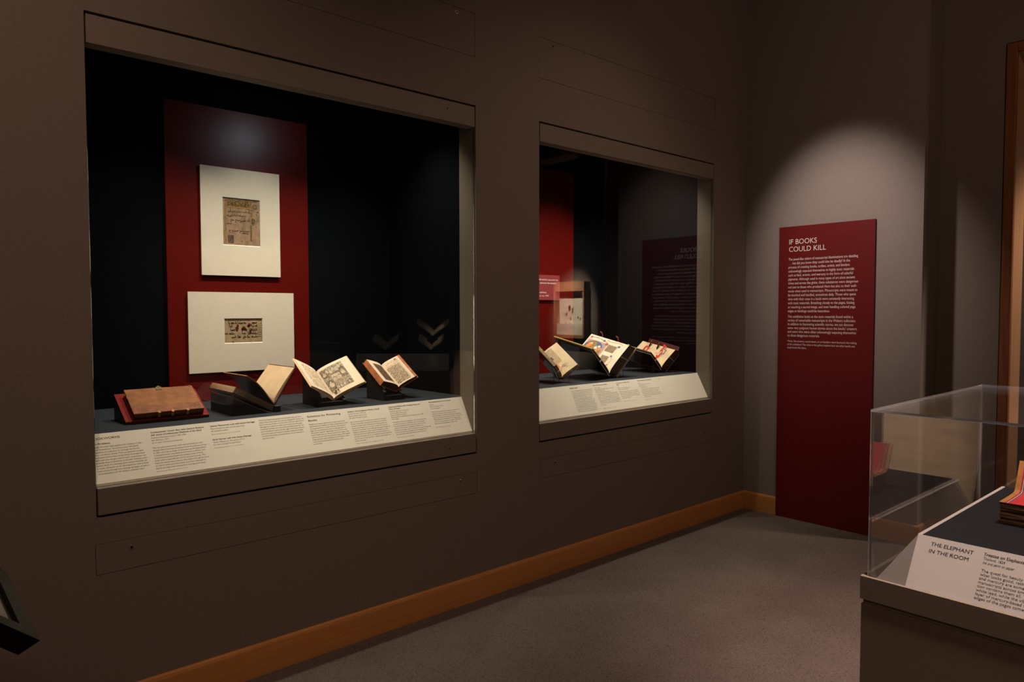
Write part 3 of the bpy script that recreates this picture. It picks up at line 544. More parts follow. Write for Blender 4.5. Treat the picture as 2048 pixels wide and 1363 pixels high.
def worn_slab(x0, x1, s0, s1, ha, hb, j=0.0012):     # board with slightly uneven edges
    mb = MB(); n = 14; top = []; bot = []
    per = [(x0 + (x1 - x0) * i / n, s0) for i in range(n)] + [(x1, s0 + (s1 - s0) * i / n) for i in range(n)] + [(x1 - (x1 - x0) * i / n, s1) for i in range(n)] + [(x0, s1 - (s1 - s0) * i / n) for i in range(n)]
    per = [(x + rg.uniform(-j, j), s + rg.uniform(-j, j)) for x, s in per]; N = len(per)
    vs = [WP(x, s, ha) for x, s in per] + [WP(x, s, hb - 0.0012) for x, s in per] + [WP(x * 0.985 + 0.015 * (x0 + x1) / 2, s * 0.985 + 0.015 * (s0 + s1) / 2, hb) for x, s in per]
    fs = [tuple(range(N))[::-1], tuple(range(2 * N, 3 * N))] + [(k * N + i, k * N + (i + 1) % N, (k + 1) * N + (i + 1) % N, (k + 1) * N + i) for k in range(2) for i in range(N)]
    return mb.add(vs, fs)
worn_slab(0.770, 1.043, 0.008, 0.186, h0, h0 + 0.005).build('lower_board', 'leather_brown_dark', t)
worn_slab(0.768, 1.042, 0.004, 0.186, 0.0310, 0.0370).build('upper_board', 'leather_brown', t)
mb = MB(); mb.hexa(slab(0.776, 1.036, 0.016, 0.180, h0 + 0.0052, 0.0308)); mb.build('page_block', 'page_block_dark', t)
mb = MB(); n = 8
prof = [(0.012 - 0.010 * math.sin(math.pi * (0.08 + 0.84 * i / n)), h0 + 0.001 + (0.0352 - h0 - 0.001) * i / n) for i in range(n + 1)] + [(0.0155, 0.0308), (0.0155, h0 + 0.0052)]
mb.prism([WP(0.771, s, h) for s, h in prof], Vector((0.270, 0, 0))); sp = mb.build('spine', 'leather_brown_dark', t)
for x in (0.862, 0.915, 0.975): MB().hexa(slab(x - 0.005, x + 0.005, -0.003, 0.013, 0.016, 0.0385)).build('raised_band', 'leather_worn', sp, 0.0015)
mb = MB(); mb.hexa(slab(0.772, 1.040, 0.004, 0.055, 0.0371, 0.0378)); st = mb.build('spine_leather', 'leather_spine_strip', t)
mb = MB()
for k in range(38):
    x = 0.985 + 0.05 * rg.random(); s = 0.012 + 0.036 * rg.random(); q = [WP(x + 0.0016 * math.cos(a) * rg.uniform(.5, 1.6), s + 0.0013 * math.sin(a) * rg.uniform(.5, 1.6), 0.0381) for a in [i * math.pi / 3 for i in range(6)]]; mb.poly(q)
for k in range(14):
    x = 0.78 + 0.24 * rg.random(); s = 0.01 + 0.16 * rg.random(); q = [WP(x + 0.0012 * math.cos(a), s + 0.001 * math.sin(a), 0.0381 if s < 0.055 else 0.0374) for a in [i * math.pi / 3 for i in range(6)]]; mb.poly(q)
mb.build('worm_holes', 'ink_brown', st)['kind'] = 'stuff'
mb = MB(); mb.hexa(slab(0.892, 0.915, 0.168, 0.190, 0.0371, 0.0392)); mb.hexa(slab(0.890, 0.896, 0.165, 0.172, 0.0371, 0.0400)); mb.hexa(slab(0.899, 0.909, 0.186, 0.194, 0.024, 0.041)); mb.build('clasp', 'brass_aged', t, 0.0008, 1)
mb = MB(); mb.cyl(WP(1.030, 0.180, 0.0365), wn, 0.004, 0.0045, 10, 0.002); mb.build('corner_stud', 'leather_worn', t)

# ------------------------------------------------------------------ open books
class Side:
    """one half of an open book: P(u, v, off) is the visible page surface; u from gutter (0) to fore edge (1), v from tail (0) to head (1)"""
    def __init__(s, S, a, r, other, thick, bulge, curve, skew=None):
        s.S = Vector(S); s.a = Vector(a); s.r = Vector(r); n = s.a.cross(s.r).normalized()
        if n.dot(Vector(other)) < 0: n = -n
        s.n = n; s.t = thick; s.b = bulge; s.c = curve; s.o = Vector(skew) if skew else -n * thick      # o: from the page plane to the board
    def h(s, u): return s.b * math.sin(math.pi * max(0.0, min(1.0, u)) ** s.c)
    def P(s, u, v, off=0.0): return s.S + s.a * v + s.r * u + s.n * (s.h(u) + off)
def half(t, sd, nm, page, block, cover, board=0.004, over=0.004, nu=12):
    us = [i / nu for i in range(nu + 1)]
    mb = MB(); nv = 6
    mb.add([sd.P(u, j / nv, 0.0002) for j in range(nv + 1) for u in us], [(j * (nu + 1) + i, j * (nu + 1) + i + 1, (j + 1) * (nu + 1) + i + 1, (j + 1) * (nu + 1) + i) for j in range(nv) for i in range(nu)])
    pg = mb.build('page', page, t, smooth=True)
    if sd.t > 0:
        prof = [sd.P(u, 0, -0.0002) for u in us] + [sd.S + sd.r * 1.0 + sd.o, sd.S + sd.r * 0.06 + sd.o]
        MB().prism(prof, sd.a).build('page_block', block, t)
    if cover:
        ov = over / sd.r.length; oa = over / sd.a.length
        q = [sd.S + sd.a * v + sd.r * u + sd.o - sd.n * 0.0003 for v, u in ((-oa, 0.0), (-oa, 1 + ov), (1 + oa, 1 + ov), (1 + oa, 0.0))]
        MB().hexa([p - sd.n * board for p in q] + q).build('board', cover, t)
    return pg
def spine_strip(t, L, Rr, cover, over=0.004):
    oa = over / L.a.length
    p = [L.S + L.o - L.n * 0.0003, Rr.S + Rr.o - Rr.n * 0.0003, Rr.S + Rr.o - Rr.n * 0.0045, L.S + L.o - L.n * 0.0045]
    MB().prism([q - L.a * oa for q in p], L.a * (1 + 2 * oa)).build('spine', cover, t)
def words(mb, sd, u0, u1, v0, v1, n, fill=0.55, mi=0, rg=None, off=0.0006):
    rg = rg or rng; dv = (v1 - v0) / n
    for k in range(n):
        v = v1 - dv * (k + 0.5); u = u0
        while u < u1 - 0.01:
            e = min(u1, u + rg.uniform(0.03, 0.10)); patch(mb, sd.P, u, e, v - dv * fill / 2, v + dv * fill / 2, mi, off, 2, 1); u = e + 0.014
def uvs(sd):    # drawing surface in metres
    W, H = sd.r.length, sd.a.length
    return (lambda u, v, o: sd.P(u / W, v / H, o)), W, H

def u_stand(label, x0, x1, ya, yb, hb, top, L, Rr, nm='book_stand'):
    t = thing(nm, label, 'book stand', ((x0 + x1) / 2, (ya + yb) / 2, DZ), 'black stands under the open books')
    MB().box(x0, x1, ya, yb, DZ + 0.0002, DZ + hb).build('base', 'stand_black', t, 0.0015)
    for xa, xb, sd in ((x0, x0 + 0.014, L), (x1 - 0.014, x1, Rr)):
        def under(x, y):      # height of the underside of the rest above (x, y)
            b = sd.S - sd.n * (sd.t + 0.0094); return b.z - ((x - b.x) * sd.n.x + (y - b.y) * sd.n.y) / sd.n.z
        xm = xa if sd.r.x > 0 else xb; za = max(DZ + hb + 0.004, min(under(xa, ya), under(xb, ya))); zc = max(za, min(under(xa, yb), under(xb, yb)))
        MB().prism([(xa, ya, DZ + hb + 0.0002), (xa, ya, za), (xa, yb, zc), (xa, yb, DZ + hb + 0.0002)], (xb - xa, 0, 0)).build('riser', 'stand_black', t, 0.001)
    for sd in (L, Rr):
        d0 = sd.t + 0.0052; q = [sd.S + sd.a * v + sd.r * u - sd.n * d0 for v, u in ((0.12, 0.02), (0.12, 0.93), (0.86, 0.93), (0.86, 0.02))]
        MB().hexa([p - sd.n * 0.004 for p in q] + q).build('rest', 'stand_black', t)
    return t

# --- engraved book (third)
t = thing('open_book', 'open book with a full page engraving on a black stand', 'book', (1.657, 0.3, 1.09), 'open books in the wall cases')
S, a, l, r = (1.6568, 0.27, 1.0945), (0.0016, 0.189, 0.1182), (-0.1375, -0.0481, 0.077), (0.1425, -0.0518, 0.0787)
L = Side(S, a, l, r, 0.005, 0.009, 0.6); Q = Side(S, a, r, l, 0.006, 0.010, 0.6)
half(t, L, 'left', 'page_pale', 'page_warm', 'page_warm', 0.003)
half(t, Q, 'right', 'page_cream', 'page_ochre', 'page_block_tan', 0.003); spine_strip(t, L, Q, 'page_block_tan')
rg = random.Random(21)
P, W, H = uvs(Q); mb = MB()
patch(mb, Q.P, 0.05, 0.76, 0.13, 0.92, 0, 0.0004, 12, 8)
mb.build('engraving', 'engraving_mid', t)
mb = MB()
patch(mb, Q.P, 0.06, 0.27, 0.18, 0.52, 0, 0.0007); patch(mb, Q.P, 0.55, 0.75, 0.42, 0.74, 0, 0.0007); patch(mb, Q.P, 0.07, 0.24, 0.62, 0.88, 0, 0.0007)
patch(mb, Q.P, 0.30, 0.55, 0.62, 0.68, 0, 0.0007); patch(mb, Q.P, 0.34, 0.52, 0.17, 0.24, 0, 0.0007); patch(mb, Q.P, 0.60, 0.72, 0.15, 0.28, 0, 0.0007)
for k in range(16): blob(mb, P, (rg.uniform(0.09, 0.72) * W, rg.uniform(0.68, 0.90) * H), rg.uniform(0.004, 0.009), 0, 10, 0.4, 0.0008, rg=rg)
mb.build('engraving_shadows', 'engraving_dark', t)['kind'] = 'stuff'
mb = MB()
patch(mb, Q.P, 0.29, 0.54, 0.42, 0.62, 0, 0.0009)
def figure(u, v, k):      # a small engraved figure: head, shoulders, falling robe
    x, y = u * W, v * H; blob(mb, P, (x, y + 0.012 * k), 0.0036 * k, 0, 9, 0.15, 0.0010, 0.9, rg)
    pts = [(x - 0.002 * k, y + 0.009 * k), (x + 0.002 * k, y + 0.009 * k), (x + 0.008 * k, y + 0.004 * k), (x + 0.009 * k, y - 0.004 * k), (x + 0.006 * k, y - 0.013 * k), (x - 0.005 * k, y - 0.012 * k), (x - 0.009 * k, y - 0.003 * k), (x - 0.007 * k, y + 0.004 * k)]
    mb.add([P(x, y, 0.0010)] + [P(p[0] + rg.uniform(-.001, .001), p[1] + rg.uniform(-.001, .001), 0.0010) for p in pts], [(0, 1 + i, 1 + (i + 1) % 8) for i in range(8)])
for (u, v, k) in ((0.17, 0.36, 1.5), (0.65, 0.58, 1.3), (0.14, 0.73, 1.0), (0.24, 0.79, 0.9), (0.34, 0.74, 1.1), (0.44, 0.80, 1.0), (0.53, 0.75, 1.1), (0.62, 0.82, 1.0), (0.71, 0.85, 0.8), (0.40, 0.21, 0.8), (0.50, 0.22, 0.8), (0.30, 0.22, 0.7), (0.66, 0.22, 0.7)): figure(u, v, k)
patch(mb, Q.P, 0.10, 0.26, 0.035, 0.155, 0, 0.0009); ribbon(mb, P, [(0.06 * W, 0.165 * H), (0.76 * W, 0.305 * H)], 0.003, 0, 0.0010); mb.build('engraving_lights', 'engraving_light', t)['kind'] = 'stuff'
mb = MB()
for k in range(70):
    x, y = rg.uniform(0.07, 0.70) * W, rg.uniform(0.15, 0.88) * H
    if not (0.28 < x / W < 0.55 and 0.40 < y / H < 0.63): ribbon(mb, P, [(x, y), (x + rg.uniform(0.004, 0.010), y + rg.uniform(-0.009, 0.006))], 0.0009, 0, 0.0012)
script_line(mb, P, 0.31 * W, 0.52 * W, 0.52 * H, 0.014, 0, 0.0016, rg, 0.0013); script_line(mb, P, 0.34 * W, 0.50 * W, 0.46 * H, 0.008, 0, 0.0012, rg, 0.0013)
for q in range(9): blob(mb, P, (rg.uniform(0.11, 0.25) * W, rg.uniform(0.05, 0.14) * H), 0.005, 0, 9, 0.4, 0.0012, rg=rg)
ribbon(mb, P, [(0.10 * W, 0.035 * H), (0.26 * W, 0.035 * H), (0.26 * W, 0.155 * H), (0.10 * W, 0.155 * H), (0.10 * W, 0.035 * H)], 0.0016, 0, 0.0012)
blob(mb, P, (0.93 * W, 0.52 * H), 0.0014, 0, 8, 0.3, 0.0008, rg=rg); mb.build('engraved_lines', 'ink_sepia', t)['kind'] = 'stuff'
P, W, H = uvs(L); mb = MB(); patch(mb, L.P, 0.06, 0.80, 0.1, 0.9, 0, 0.0005, 8, 4); mb.build('faint_print', 'engraving_faint', t)
mb = MB(); blob(mb, P, (0.75 * W, 0.86 * H), 0.003, 0, 8, 0.3, 0.0008, rg=rg); mb.build('spot', 'ink_brown', t)
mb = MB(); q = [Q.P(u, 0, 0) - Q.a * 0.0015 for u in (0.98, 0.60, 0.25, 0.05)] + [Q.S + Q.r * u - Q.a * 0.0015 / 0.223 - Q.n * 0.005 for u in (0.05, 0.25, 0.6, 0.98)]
mb.poly(q); mb.build('tail_leaf', 'page_ochre', t)  # ochre sheet over the tail of the right page block
u_stand('black stand with two risers under the engraved book', 1.562, 1.707, 0.238, 0.412, 0.022, (1.118, 1.104), L, Q)

# --- small notebook with scribbled page (fourth)
t = thing('open_book', 'small open book with rust edges and densely scribbled page', 'book', (2.028, 0.3, 1.12), 'open books in the wall cases')
S, a, l, r = (2.0281, 0.27, 1.1240), (0.0027, 0.1762, 0.1019), (-0.1017, -0.0218, 0.0404), (0.0908, -0.0348, 0.057)
L = Side(S, a, l, r, 0.026, 0.009, 0.6); Q = Side(S, a, r, l, 0.010, 0.008, 0.6)
half(t, L, 'left', 'page_cream', 'page_block_orange', 'leather_rust', 0.003); half(t, Q, 'right', 'page_cream', 'page_block_dark', 'leather_rust', 0.003); spine_strip(t, L, Q, 'leather_rust')
mb = MB(); pr = [L.P(i / 12, 0, -0.0002) for i in range(13)] + [L.S + L.r - L.n * L.t, L.S + L.r * 0.06 - L.n * L.t]; mb.poly([p - L.a * 0.003 for p in pr]); mb.build('tail_edge', 'leather_brown_dark', t)
rg = random.Random(31); P, W, H = uvs(Q)
mb = MB(); patch(mb, Q.P, 0.08, 0.74, 0.04, 0.74, 0, 0.0005, 10, 6); mb.build('scribbled_text', 'scribble_page', t)
mb = MB(); script_line(mb, P, 0.10 * W, 0.74 * W, 0.87 * H, 0.014, 0, 0.0018, rg, 0.0009); script_line(mb, P, 0.14 * W, 0.70 * W, 0.78 * H, 0.012, 0, 0.0016, rg, 0.0009); mb.build('red_title', 'red_ink', t)['kind'] = 'stuff'
mb = MB()
for k in range(13): script_line(mb, P, 0.10 * W, 0.72 * W, (0.08 + 0.05 * k) * H, 0.006, 0, 0.0009, rg, 0.0009)
ribbon(mb, P, [(0.76 * W, 0.08 * H), (0.755 * W, 0.5 * H), (0.76 * W, 0.90 * H)], 0.0012, 0, 0.0009); blob(mb, P, (0.70 * W, 0.92 * H), 0.006, 0, 8, 0.4, 0.0009, rg=rg); mb.build('pen_lines', 'ink_sepia', t)['kind'] = 'stuff'
mb = MB(); patch(mb, Q.P, 0.90, 1.0, 0.0, 1.0, 0, 0.0006, 3, 4); mb.build('turned_edge', 'page_block_orange', t)
mb = MB(); patch(mb, L.P, 0.22, 0.78, 0.10, 0.86, 0, 0.0006, 8, 4); mb.build('dark_picture', 'dark_illus', t)
u_stand('black stand with two risers under the small scribbled book', 1.921, 2.045, 0.238, 0.412, 0.026, (1.128, 1.118), L, Q)

# --- dark leather book with a raised leaf (second)
t = thing('book_wedge', 'black block stand under the dark book with the raised leaf', 'book stand', (1.25, 0.35, DZ))
MB().prism([(1.147, 0.222, DZ + 0.0002), (1.334, 0.222, DZ + 0.0002), (1.300, 0.222, 1.070), (1.147, 0.222, 1.148)], (0, 0.268, 0)).build('wedge_body', 'stand_black', t, 0.001, 1)
MB().box(1.338, 1.366, 0.222, 0.30, DZ + 0.0002, 1.092).build('stop_block', 'stand_black', t, 0.001, 1)
t = thing('open_book', 'dark leather book with blank cream flyleaf standing beside its thick page block', 'book', (1.34, 0.35, 1.08), 'open books in the wall cases')
A3 = Vector((0.0025, 0.2963, -0.0021)); nr = Vector((1.3432, 0.24, 1.1029))
def XZ(x, z): return Vector((x, 0.24, z))
mb = MB(); mb.prism([XZ(1.340, 1.0935), XZ(1.173, 1.188), XZ(1.159, 1.165), XZ(1.331, 1.071)], A3); mb.build('page_block', 'page_block_dark', t)
rgb = random.Random(9); mb = MB()
for k in range(12):      # gatherings along the fore edge
    f0, f1 = k / 12, (k + 0.8) / 12; p0 = XZ(1.159, 1.165).lerp(XZ(1.173, 1.188), f0); p1 = XZ(1.159, 1.165).lerp(XZ(1.173, 1.188), f1); o = Vector((-0.002 - 0.002 * rgb.random(), 0, 0.0012))
    mb.add([p0, p1, p1 + o, p0 + o, p0 + A3, p1 + A3, p1 + A3 + o * 1.4, p0 + A3 + o * 0.8], [(0, 1, 2, 3), (4, 7, 6, 5), (3, 2, 6, 7), (1, 5, 6, 2), (0, 3, 7, 4)])
mb.build('fore_edge', 'page_warm', t)['kind'] = 'stuff'
mb = MB()
for k in range(7):       # gatherings along the tail
    f = (k + 0.3) / 7.2; p0 = XZ(1.159, 1.165).lerp(XZ(1.173, 1.188), f); p1 = XZ(1.331, 1.071).lerp(XZ(1.340, 1.0935), f); d = Vector((0.0008, 0, 0.0013)); q = Vector((0, -0.0012, 0))
    mb.add([p0 + q, p1 + q, p1 + q + d, p0 + q + d], [(0, 1, 2, 3)])
mb.build('tail_edge_leaves', 'page_block_tan', t)['kind'] = 'stuff'
mb = MB(); mb.prism([XZ(1.331, 1.0705), XZ(1.154, 1.1645), XZ(1.152, 1.1605), XZ(1.3315, 1.066)], A3 * 1.015); mb.build('left_board', 'leather_black', t)
Lf = Side(nr, A3, (-0.1194, 0.0014, 0.1323), (0.0985, 0, 0.1566), 0, 0.010, 1.4)
mb = MB(); n = 12
mb.add([Lf.P(i / n, j / 4, 0) for j in range(5) for i in range(n + 1)] + [Lf.P(i / n, j / 4, -0.0035) for j in range(5) for i in range(n + 1)],
       [(j * (n + 1) + i, j * (n + 1) + i + 1, (j + 1) * (n + 1) + i + 1, (j + 1) * (n + 1) + i) for j in range(4) for i in range(n)] + [(65 + j * (n + 1) + i, 65 + (j + 1) * (n + 1) + i, 65 + (j + 1) * (n + 1) + i + 1, 65 + j * (n + 1) + i + 1) for j in range(4) for i in range(n)]
       + [(i, 65 + i, 65 + i + 1, i + 1) for i in range(n)] + [(52 + i, 52 + i + 1, 117 + i + 1, 117 + i) for i in range(n)] + [(j * 13 + 12, (j + 1) * 13 + 12, 65 + (j + 1) * 13 + 12, 65 + j * 13 + 12) for j in range(4)])
lf = mb.build('raised_leaf', 'leather_dark_gloss', t)
mb = MB(); pr = [Lf.P(i / n, 0, 0.0003) for i in range(n + 1)] + [Lf.P(i / n, 0, -0.0038) for i in range(n, -1, -1)]; mb.poly([p - A3 * 0.004 for p in pr])
q = [Lf.P(1.006, v, h) for v, h in ((0, 0.0003), (0, -0.0038), (1, -0.0038), (1, 0.0003))]; mb.poly(q); q2 = [Lf.P(u, v, 0.0006) for u, v in ((0.90, 0), (1.0, 0), (1.0, 1), (0.90, 1))]; mb.poly(q2); q3 = [Lf.P(u, v, -0.0041) for u, v in ((0.94, 0), (1.0, 0), (1.0, 1), (0.94, 1))]; mb.poly(q3)
mb.build('leaf_edge', 'leather_worn', lf)
Rg = Side(nr, A3, (0.0985, -0.0004, 0.1566), (-0.1194, 0.0014, 0.1323), 0.002, 0.010, 0.5)
half(t, Rg, 'right', 'page_warm', 'page_warm', None); 
q = [Rg.S + Rg.a * v + Rg.r * u - Rg.n * 0.0025 for v, u in ((-0.01, -0.12), (-0.01, 1.03), (1.01, 1.03), (1.01, -0.12))]
MB().hexa([p - Rg.n * 0.0065 for p in q] + q).build('right_board', 'leather_maroon', t, 0.0012, 1)
mb = MB(); mb.prism([XZ(1.342, 1.100), XZ(1.340, 1.0935), XZ(1.331, 1.0705), XZ(1.334, 1.0675), XZ(1.340, 1.078), XZ(1.346, 1.092)], A3); mb.build('spine', 'leather_black', t)
# clear guard in front
MB().prism([XZ(1.335, 1.0645) + Vector((0, -0.012, 0)), XZ(1.20, 1.138) + Vector((0, -0.012, 0)), XZ(1.215, 1.162) + Vector((0, -0.012, 0)), XZ(1.345, 1.09) + Vector((0, -0.012, 0))], (0, 0.002, 0)).build('clear_guard', 'acrylic_cradle', t)

# --- clear cradles and the three illuminated books
def cradle(label, L, Rr, legs, ext=0.02):
    t = thing('acrylic_cradle', label, 'book cradle', (L.S.x, 0.35, DZ), 'clear acrylic book cradles')
    for sd in (L, Rr):
        e = ext / sd.r.length
        q = [sd.S + sd.a * v + sd.r * u + sd.o - sd.n * 0.0068 for v, u in ((-0.02, -0.03), (-0.02, 0.97), (0.92, 0.97), (0.92, -0.03))]; p = [x - sd.n * 0.004 for x in q]
        mb = MB(); mb.add(p + q, [(0, 3, 2, 1), (4, 5, 6, 7)], 0); mb.add(p + q, [(0, 1, 5, 4), (1, 2, 6, 5), (2, 3, 7, 6), (3, 0, 4, 7)], 1); mb.build('rest', ['acrylic_cradle', 'cradle_edge'], t)
    for sd in (L, Rr):      # legs from the rests down to the deck
        for v in (0.06, 0.82):
            p = sd.S + sd.a * v + sd.r * legs + sd.o - sd.n * 0.0110
            if p.z > DZ + 0.006: MB().box(p.x - 0.0015, p.x + 0.0015, p.y - 0.005, p.y + 0.005, DZ + 0.0002, p.z).build('leg', 'acrylic_cradle', t)
    for sd in (L, Rr):      # front lip holding the tail of the book
        q = [sd.S - sd.a * 0.03 + sd.r * u + sd.o * k_ - sd.n * hh for u, k_, hh in ((0.56, 1, 0.010), (0.58, 1, 0.010), (0.58, 0, -0.004), (0.56, 0, -0.004))]
        MB().prism(q, sd.a * 0.008).build('lip', 'cradle_edge', t)
    return t
# small text page at the left edge of the case
t = thing('open_book', 'small open book with text page and floral border, nearest the case edge', 'book', (3.2445, 0.3, 1.09), 'open books in the wall cases')
S, a, l, r = (3.2445, 0.27, 1.0985), (0.0353, 0.2232, 0.1302), (-0.0852, -0.0379, 0.0875), (0.0824, -0.0616, 0.0836)
L = Side(S, a, l, r, 0.018, 0.008, 0.6); Q = Side(S, a, r, l, 0.015, 0.008, 0.6)
half(t, L, 'left', 'page_vellum', 'page_block_tan', 'leather_brown_dark'); half(t, Q, 'right', 'page_vellum', 'page_block_tan', 'leather_brown_dark'); spine_strip(t, L, Q, 'leather_brown_dark')
rg = random.Random(41); P, W, H = uvs(Q)
mb = MB(); words(mb, Q, 0.18, 0.58, 0.38, 0.95, 19, 0.42, 0, rg); mb.build('text_lines', 'ink_sepia', t)['kind'] = 'stuff'
mb = MB(); patch(mb, Q.P, 0.17, 0.30, 0.58, 0.70, 0, 0.0008, 4, 2)
for k in range(16): blob(mb, P, (rg.uniform(0.12, 0.66) * W, rg.uniform(0.13, 0.27) * H), rg.uniform(0.0014, 0.003), 0, 8, 0.3, 0.0010, rg=rg)
for k in range(5): blob(mb, P, (rg.uniform(0.05, 0.16) * W, rg.uniform(0.80, 0.97) * H), 0.0024, 0, 8, 0.4, 0.0010, rg=rg)
mb.build('blue_paint', 'paint_blue', t)['kind'] = 'stuff'
mb = MB(); patch(mb, Q.P, 0.15, 0.29, 0.26, 0.40, 0, 0.0009, 4, 2)
for k in range(14): blob(mb, P, (rg.uniform(0.10, 0.66) * W, rg.uniform(0.13, 0.28) * H), rg.uniform(0.001, 0.0022), 0, 8, 0.3, 0.0011, rg=rg)
for k in range(3): blob(mb, P, (rg.uniform(0.05, 0.2) * W, rg.uniform(0.80, 0.97) * H), 0.0018, 0, 8, 0.4, 0.0011, rg=rg)
mb.build('red_paint', 'paint_salmon', t)['kind'] = 'stuff'
mb = MB()
for k in range(9): ribbon(mb, P, [(rg.uniform(0.2, 0.6) * W, rg.uniform(0.14, 0.26) * H) for q in range(3)], 0.0008, 0, 0.0010)
mb.build('vine_lines', 'ink_sepia', t)['kind'] = 'stuff'
cradle('small clear cradle under the book nearest the case edge', L, Q, 0.45)

# large book with the historiated initial
t = thing('open_book', 'large open choir book with a blue and gold painted initial and red straps', 'book', (3.6846, 0.35, 1.09), 'open books in the wall cases')
S, a, l, r = (3.6846, 0.25, 1.1010), (-0.0132, 0.3351, 0.0713), (-0.2047, -0.037, 0.1718), (0.1813, -0.022, 0.1828)
L = Side(S, a, l, r, 0.008, 0.008, 0.55); Q = Side(S, a, r, l, 0.034, 0.012, 0.55, (0.070, 0, -0.022))
half(t, L, 'left', 'page_vellum', 'page_block_dark', 'leather_black', 0.006, 0.006); half(t, Q, 'right', 'page_pale', 'page_block_dark', 'page_block_tan', 0.006, 0.006); spine_strip(t, L, Q, 'leather_black')
rg = random.Random(51); P, W, H = uvs(Q)
mb = MB(); patch(mb, Q.P, 0.34, 0.83, 0.45, 0.97, 0, 0.0006, 10, 4); mb.build('initial_frame', 'paint_salmon', t)
mb = MB(); patch(mb, Q.P, 0.37, 0.79, 0.48, 0.94, 0, 0.0009, 10, 4); mb.build('initial_field', 'paint_bluegrey', t)
mb = MB(); cx, cy = 0.58 * W, 0.74 * H
for k in range(2): ribbon(mb, P, [(cx + (0.21 - 0.06 * k) * W * math.cos(th), cy + (0.2 - 0.06 * k) * H * math.sin(th)) for th in [math.pi * (0.05 + 0.1 * i) for i in range(-5, 9)]], 0.017, 0, 0.0012)
star(mb, P, (0.90 * W, 0.59 * H), 0.013, 5, 0, 0.0014); star(mb, P, (0.84 * W, 0.177 * H), 0.015, 5, 0, 0.0010); mb.build('blue_paint', 'paint_blue', t)['kind'] = 'stuff'
mb = MB(); blob(mb, P, (0.64 * W, 0.79 * H), 0.040, 0, 16, 0.12, 0.0014, 1.0, rg); patch(mb, Q.P, 0.40, 0.54, 0.50, 0.70, 0, 0.0013, 5, 2); mb.build('gilding', 'gold_dull', t)['kind'] = 'stuff'
mb = MB(); blob(mb, P, (0.62 * W, 0.86 * H), 0.020, 0, 12, 0.3, 0.0018, rg=rg); blob(mb, P, (0.60 * W, 0.56 * H), 0.014, 0, 12, 0.3, 0.0018, rg=rg); blob(mb, P, (0.50 * W, 0.60 * H), 0.010, 0, 12, 0.3, 0.0018, rg=rg); mb.build('orange_paint', 'paint_orange', t)['kind'] = 'stuff'
mb = MB(); blob(mb, P, (0.66 * W, 0.60 * H), 0.010, 0, 12, 0.2, 0.0020, rg=rg); blob(mb, P, (0.58 * W, 0.66 * H), 0.012, 0, 12, 0.25, 0.0020, rg=rg); blob(mb, P, (0.70 * W, 0.82 * H), 0.007, 0, 12, 0.2, 0.0020, rg=rg); mb.build('pale_faces', 'page_pale', t)['kind'] = 'stuff'
mb = MB(); patch(mb, Q.P, 0.58, 0.82, 0.21, 0.43, 0, 0.0008, 5, 3); patch(mb, Q.P, 0.22, 0.44, 0.22, 0.40, 0, 0.0008, 5, 3); mb.build('text_block', 'text_dense', t)['kind'] = 'stuff'
mb = MB(); star(mb, P, (0.91 * W, 0.937 * H), 0.014, 6, 0, 0.0010); star(mb, P, (0.81 * W, 0.49 * H), 0.014, 6, 0, 0.0014); star(mb, P, (0.18 * W, 0.157 * H), 0.009, 5, 0, 0.0011)
ribbon(mb, P, [(0.943 * W, 0.532 * H), (0.92 * W, 0.40 * H), (0.955 * W, 0.28 * H), (0.955 * W, 0.16 * H), (0.90 * W, 0.13 * H)], 0.0028, 0, 0.0009); ribbon(mb, P, [(0.86 * W, 0.20 * H), (0.30 * W, 0.20 * H)], 0.0022, 0, 0.0009)
ribbon(mb, P, [(0.84 * W, 0.445 * H), (0.20 * W, 0.43 * H)], 0.0022, 0, 0.0008); mb.build('red_paint', 'paint_red', t)['kind'] = 'stuff'
mb = MB(); ribbon(mb, P, [(0.91 * W, 0.92 * H), (0.94 * W, 0.80 * H), (0.92 * W, 0.68 * H), (0.90 * W, 0.60 * H)], 0.0034, 0, 0.0010); ribbon(mb, P, [(0.90 * W, 0.58 * H), (0.87 * W, 0.52 * H), (0.84 * W, 0.46 * H), (0.76 * W, 0.46 * H)], 0.003, 0, 0.0016)
star(mb, P, (0.476 * W, 0.19 * H), 0.011, 5, 0, 0.0012); ribbon(mb, P, [(0.476 * W, 0.18 * H), (0.34 * W, 0.12 * H), (0.24 * W, 0.15 * H), (0.10 * W, 0.10 * H)], 0.002, 0, 0.0010); mb.build('vine_lines', 'paint_blue', t)['kind'] = 'stuff'
for v in (0.72, 0.30):
    e = Q.P(1.0, v, 0.002); mb = MB(); up_ = Vector((0, 0, 1))
    mb.tube([e - Q.n * 0.012, e + Q.r * 0.05, e + Q.r * 0.10 + Q.n * 0.010 + Q.a * 0.03, e + Q.r * 0.09 + Q.n * 0.022 + Q.a * 0.06], 0.0045, 8); mb.build('strap', 'strap_red', t, smooth=True)
mb = MB(); e = Q.P(1.0, 0.02, 0); mb.hexa([e + Q.r * x + Q.a * y + Q.n * z for z in (-0.012, 0.001) for x, y in ((-0.02, -0.012), (0.03, -0.012), (0.03, 0.03), (-0.02, 0.03))]); mb.build('metal_corner', 'lock_metal', t, 0.001, 1)
mb = MB(); L2 = L.S + L.r * 1.0 - L.n * 0.004
mb.hexa([L.S + L.a * v + L.r * u + L.n * z for z in (-0.0076, 0.0006) for v, u in ((-0.01, 1.0), (-0.01, 1.035), (1.01, 1.035), (1.01, 1.0))]); mb.build('gilt_fore_edge', 'gold_bright', t)
cradle('large clear cradle under the choir book with the painted initial', L, Q, 0.45)

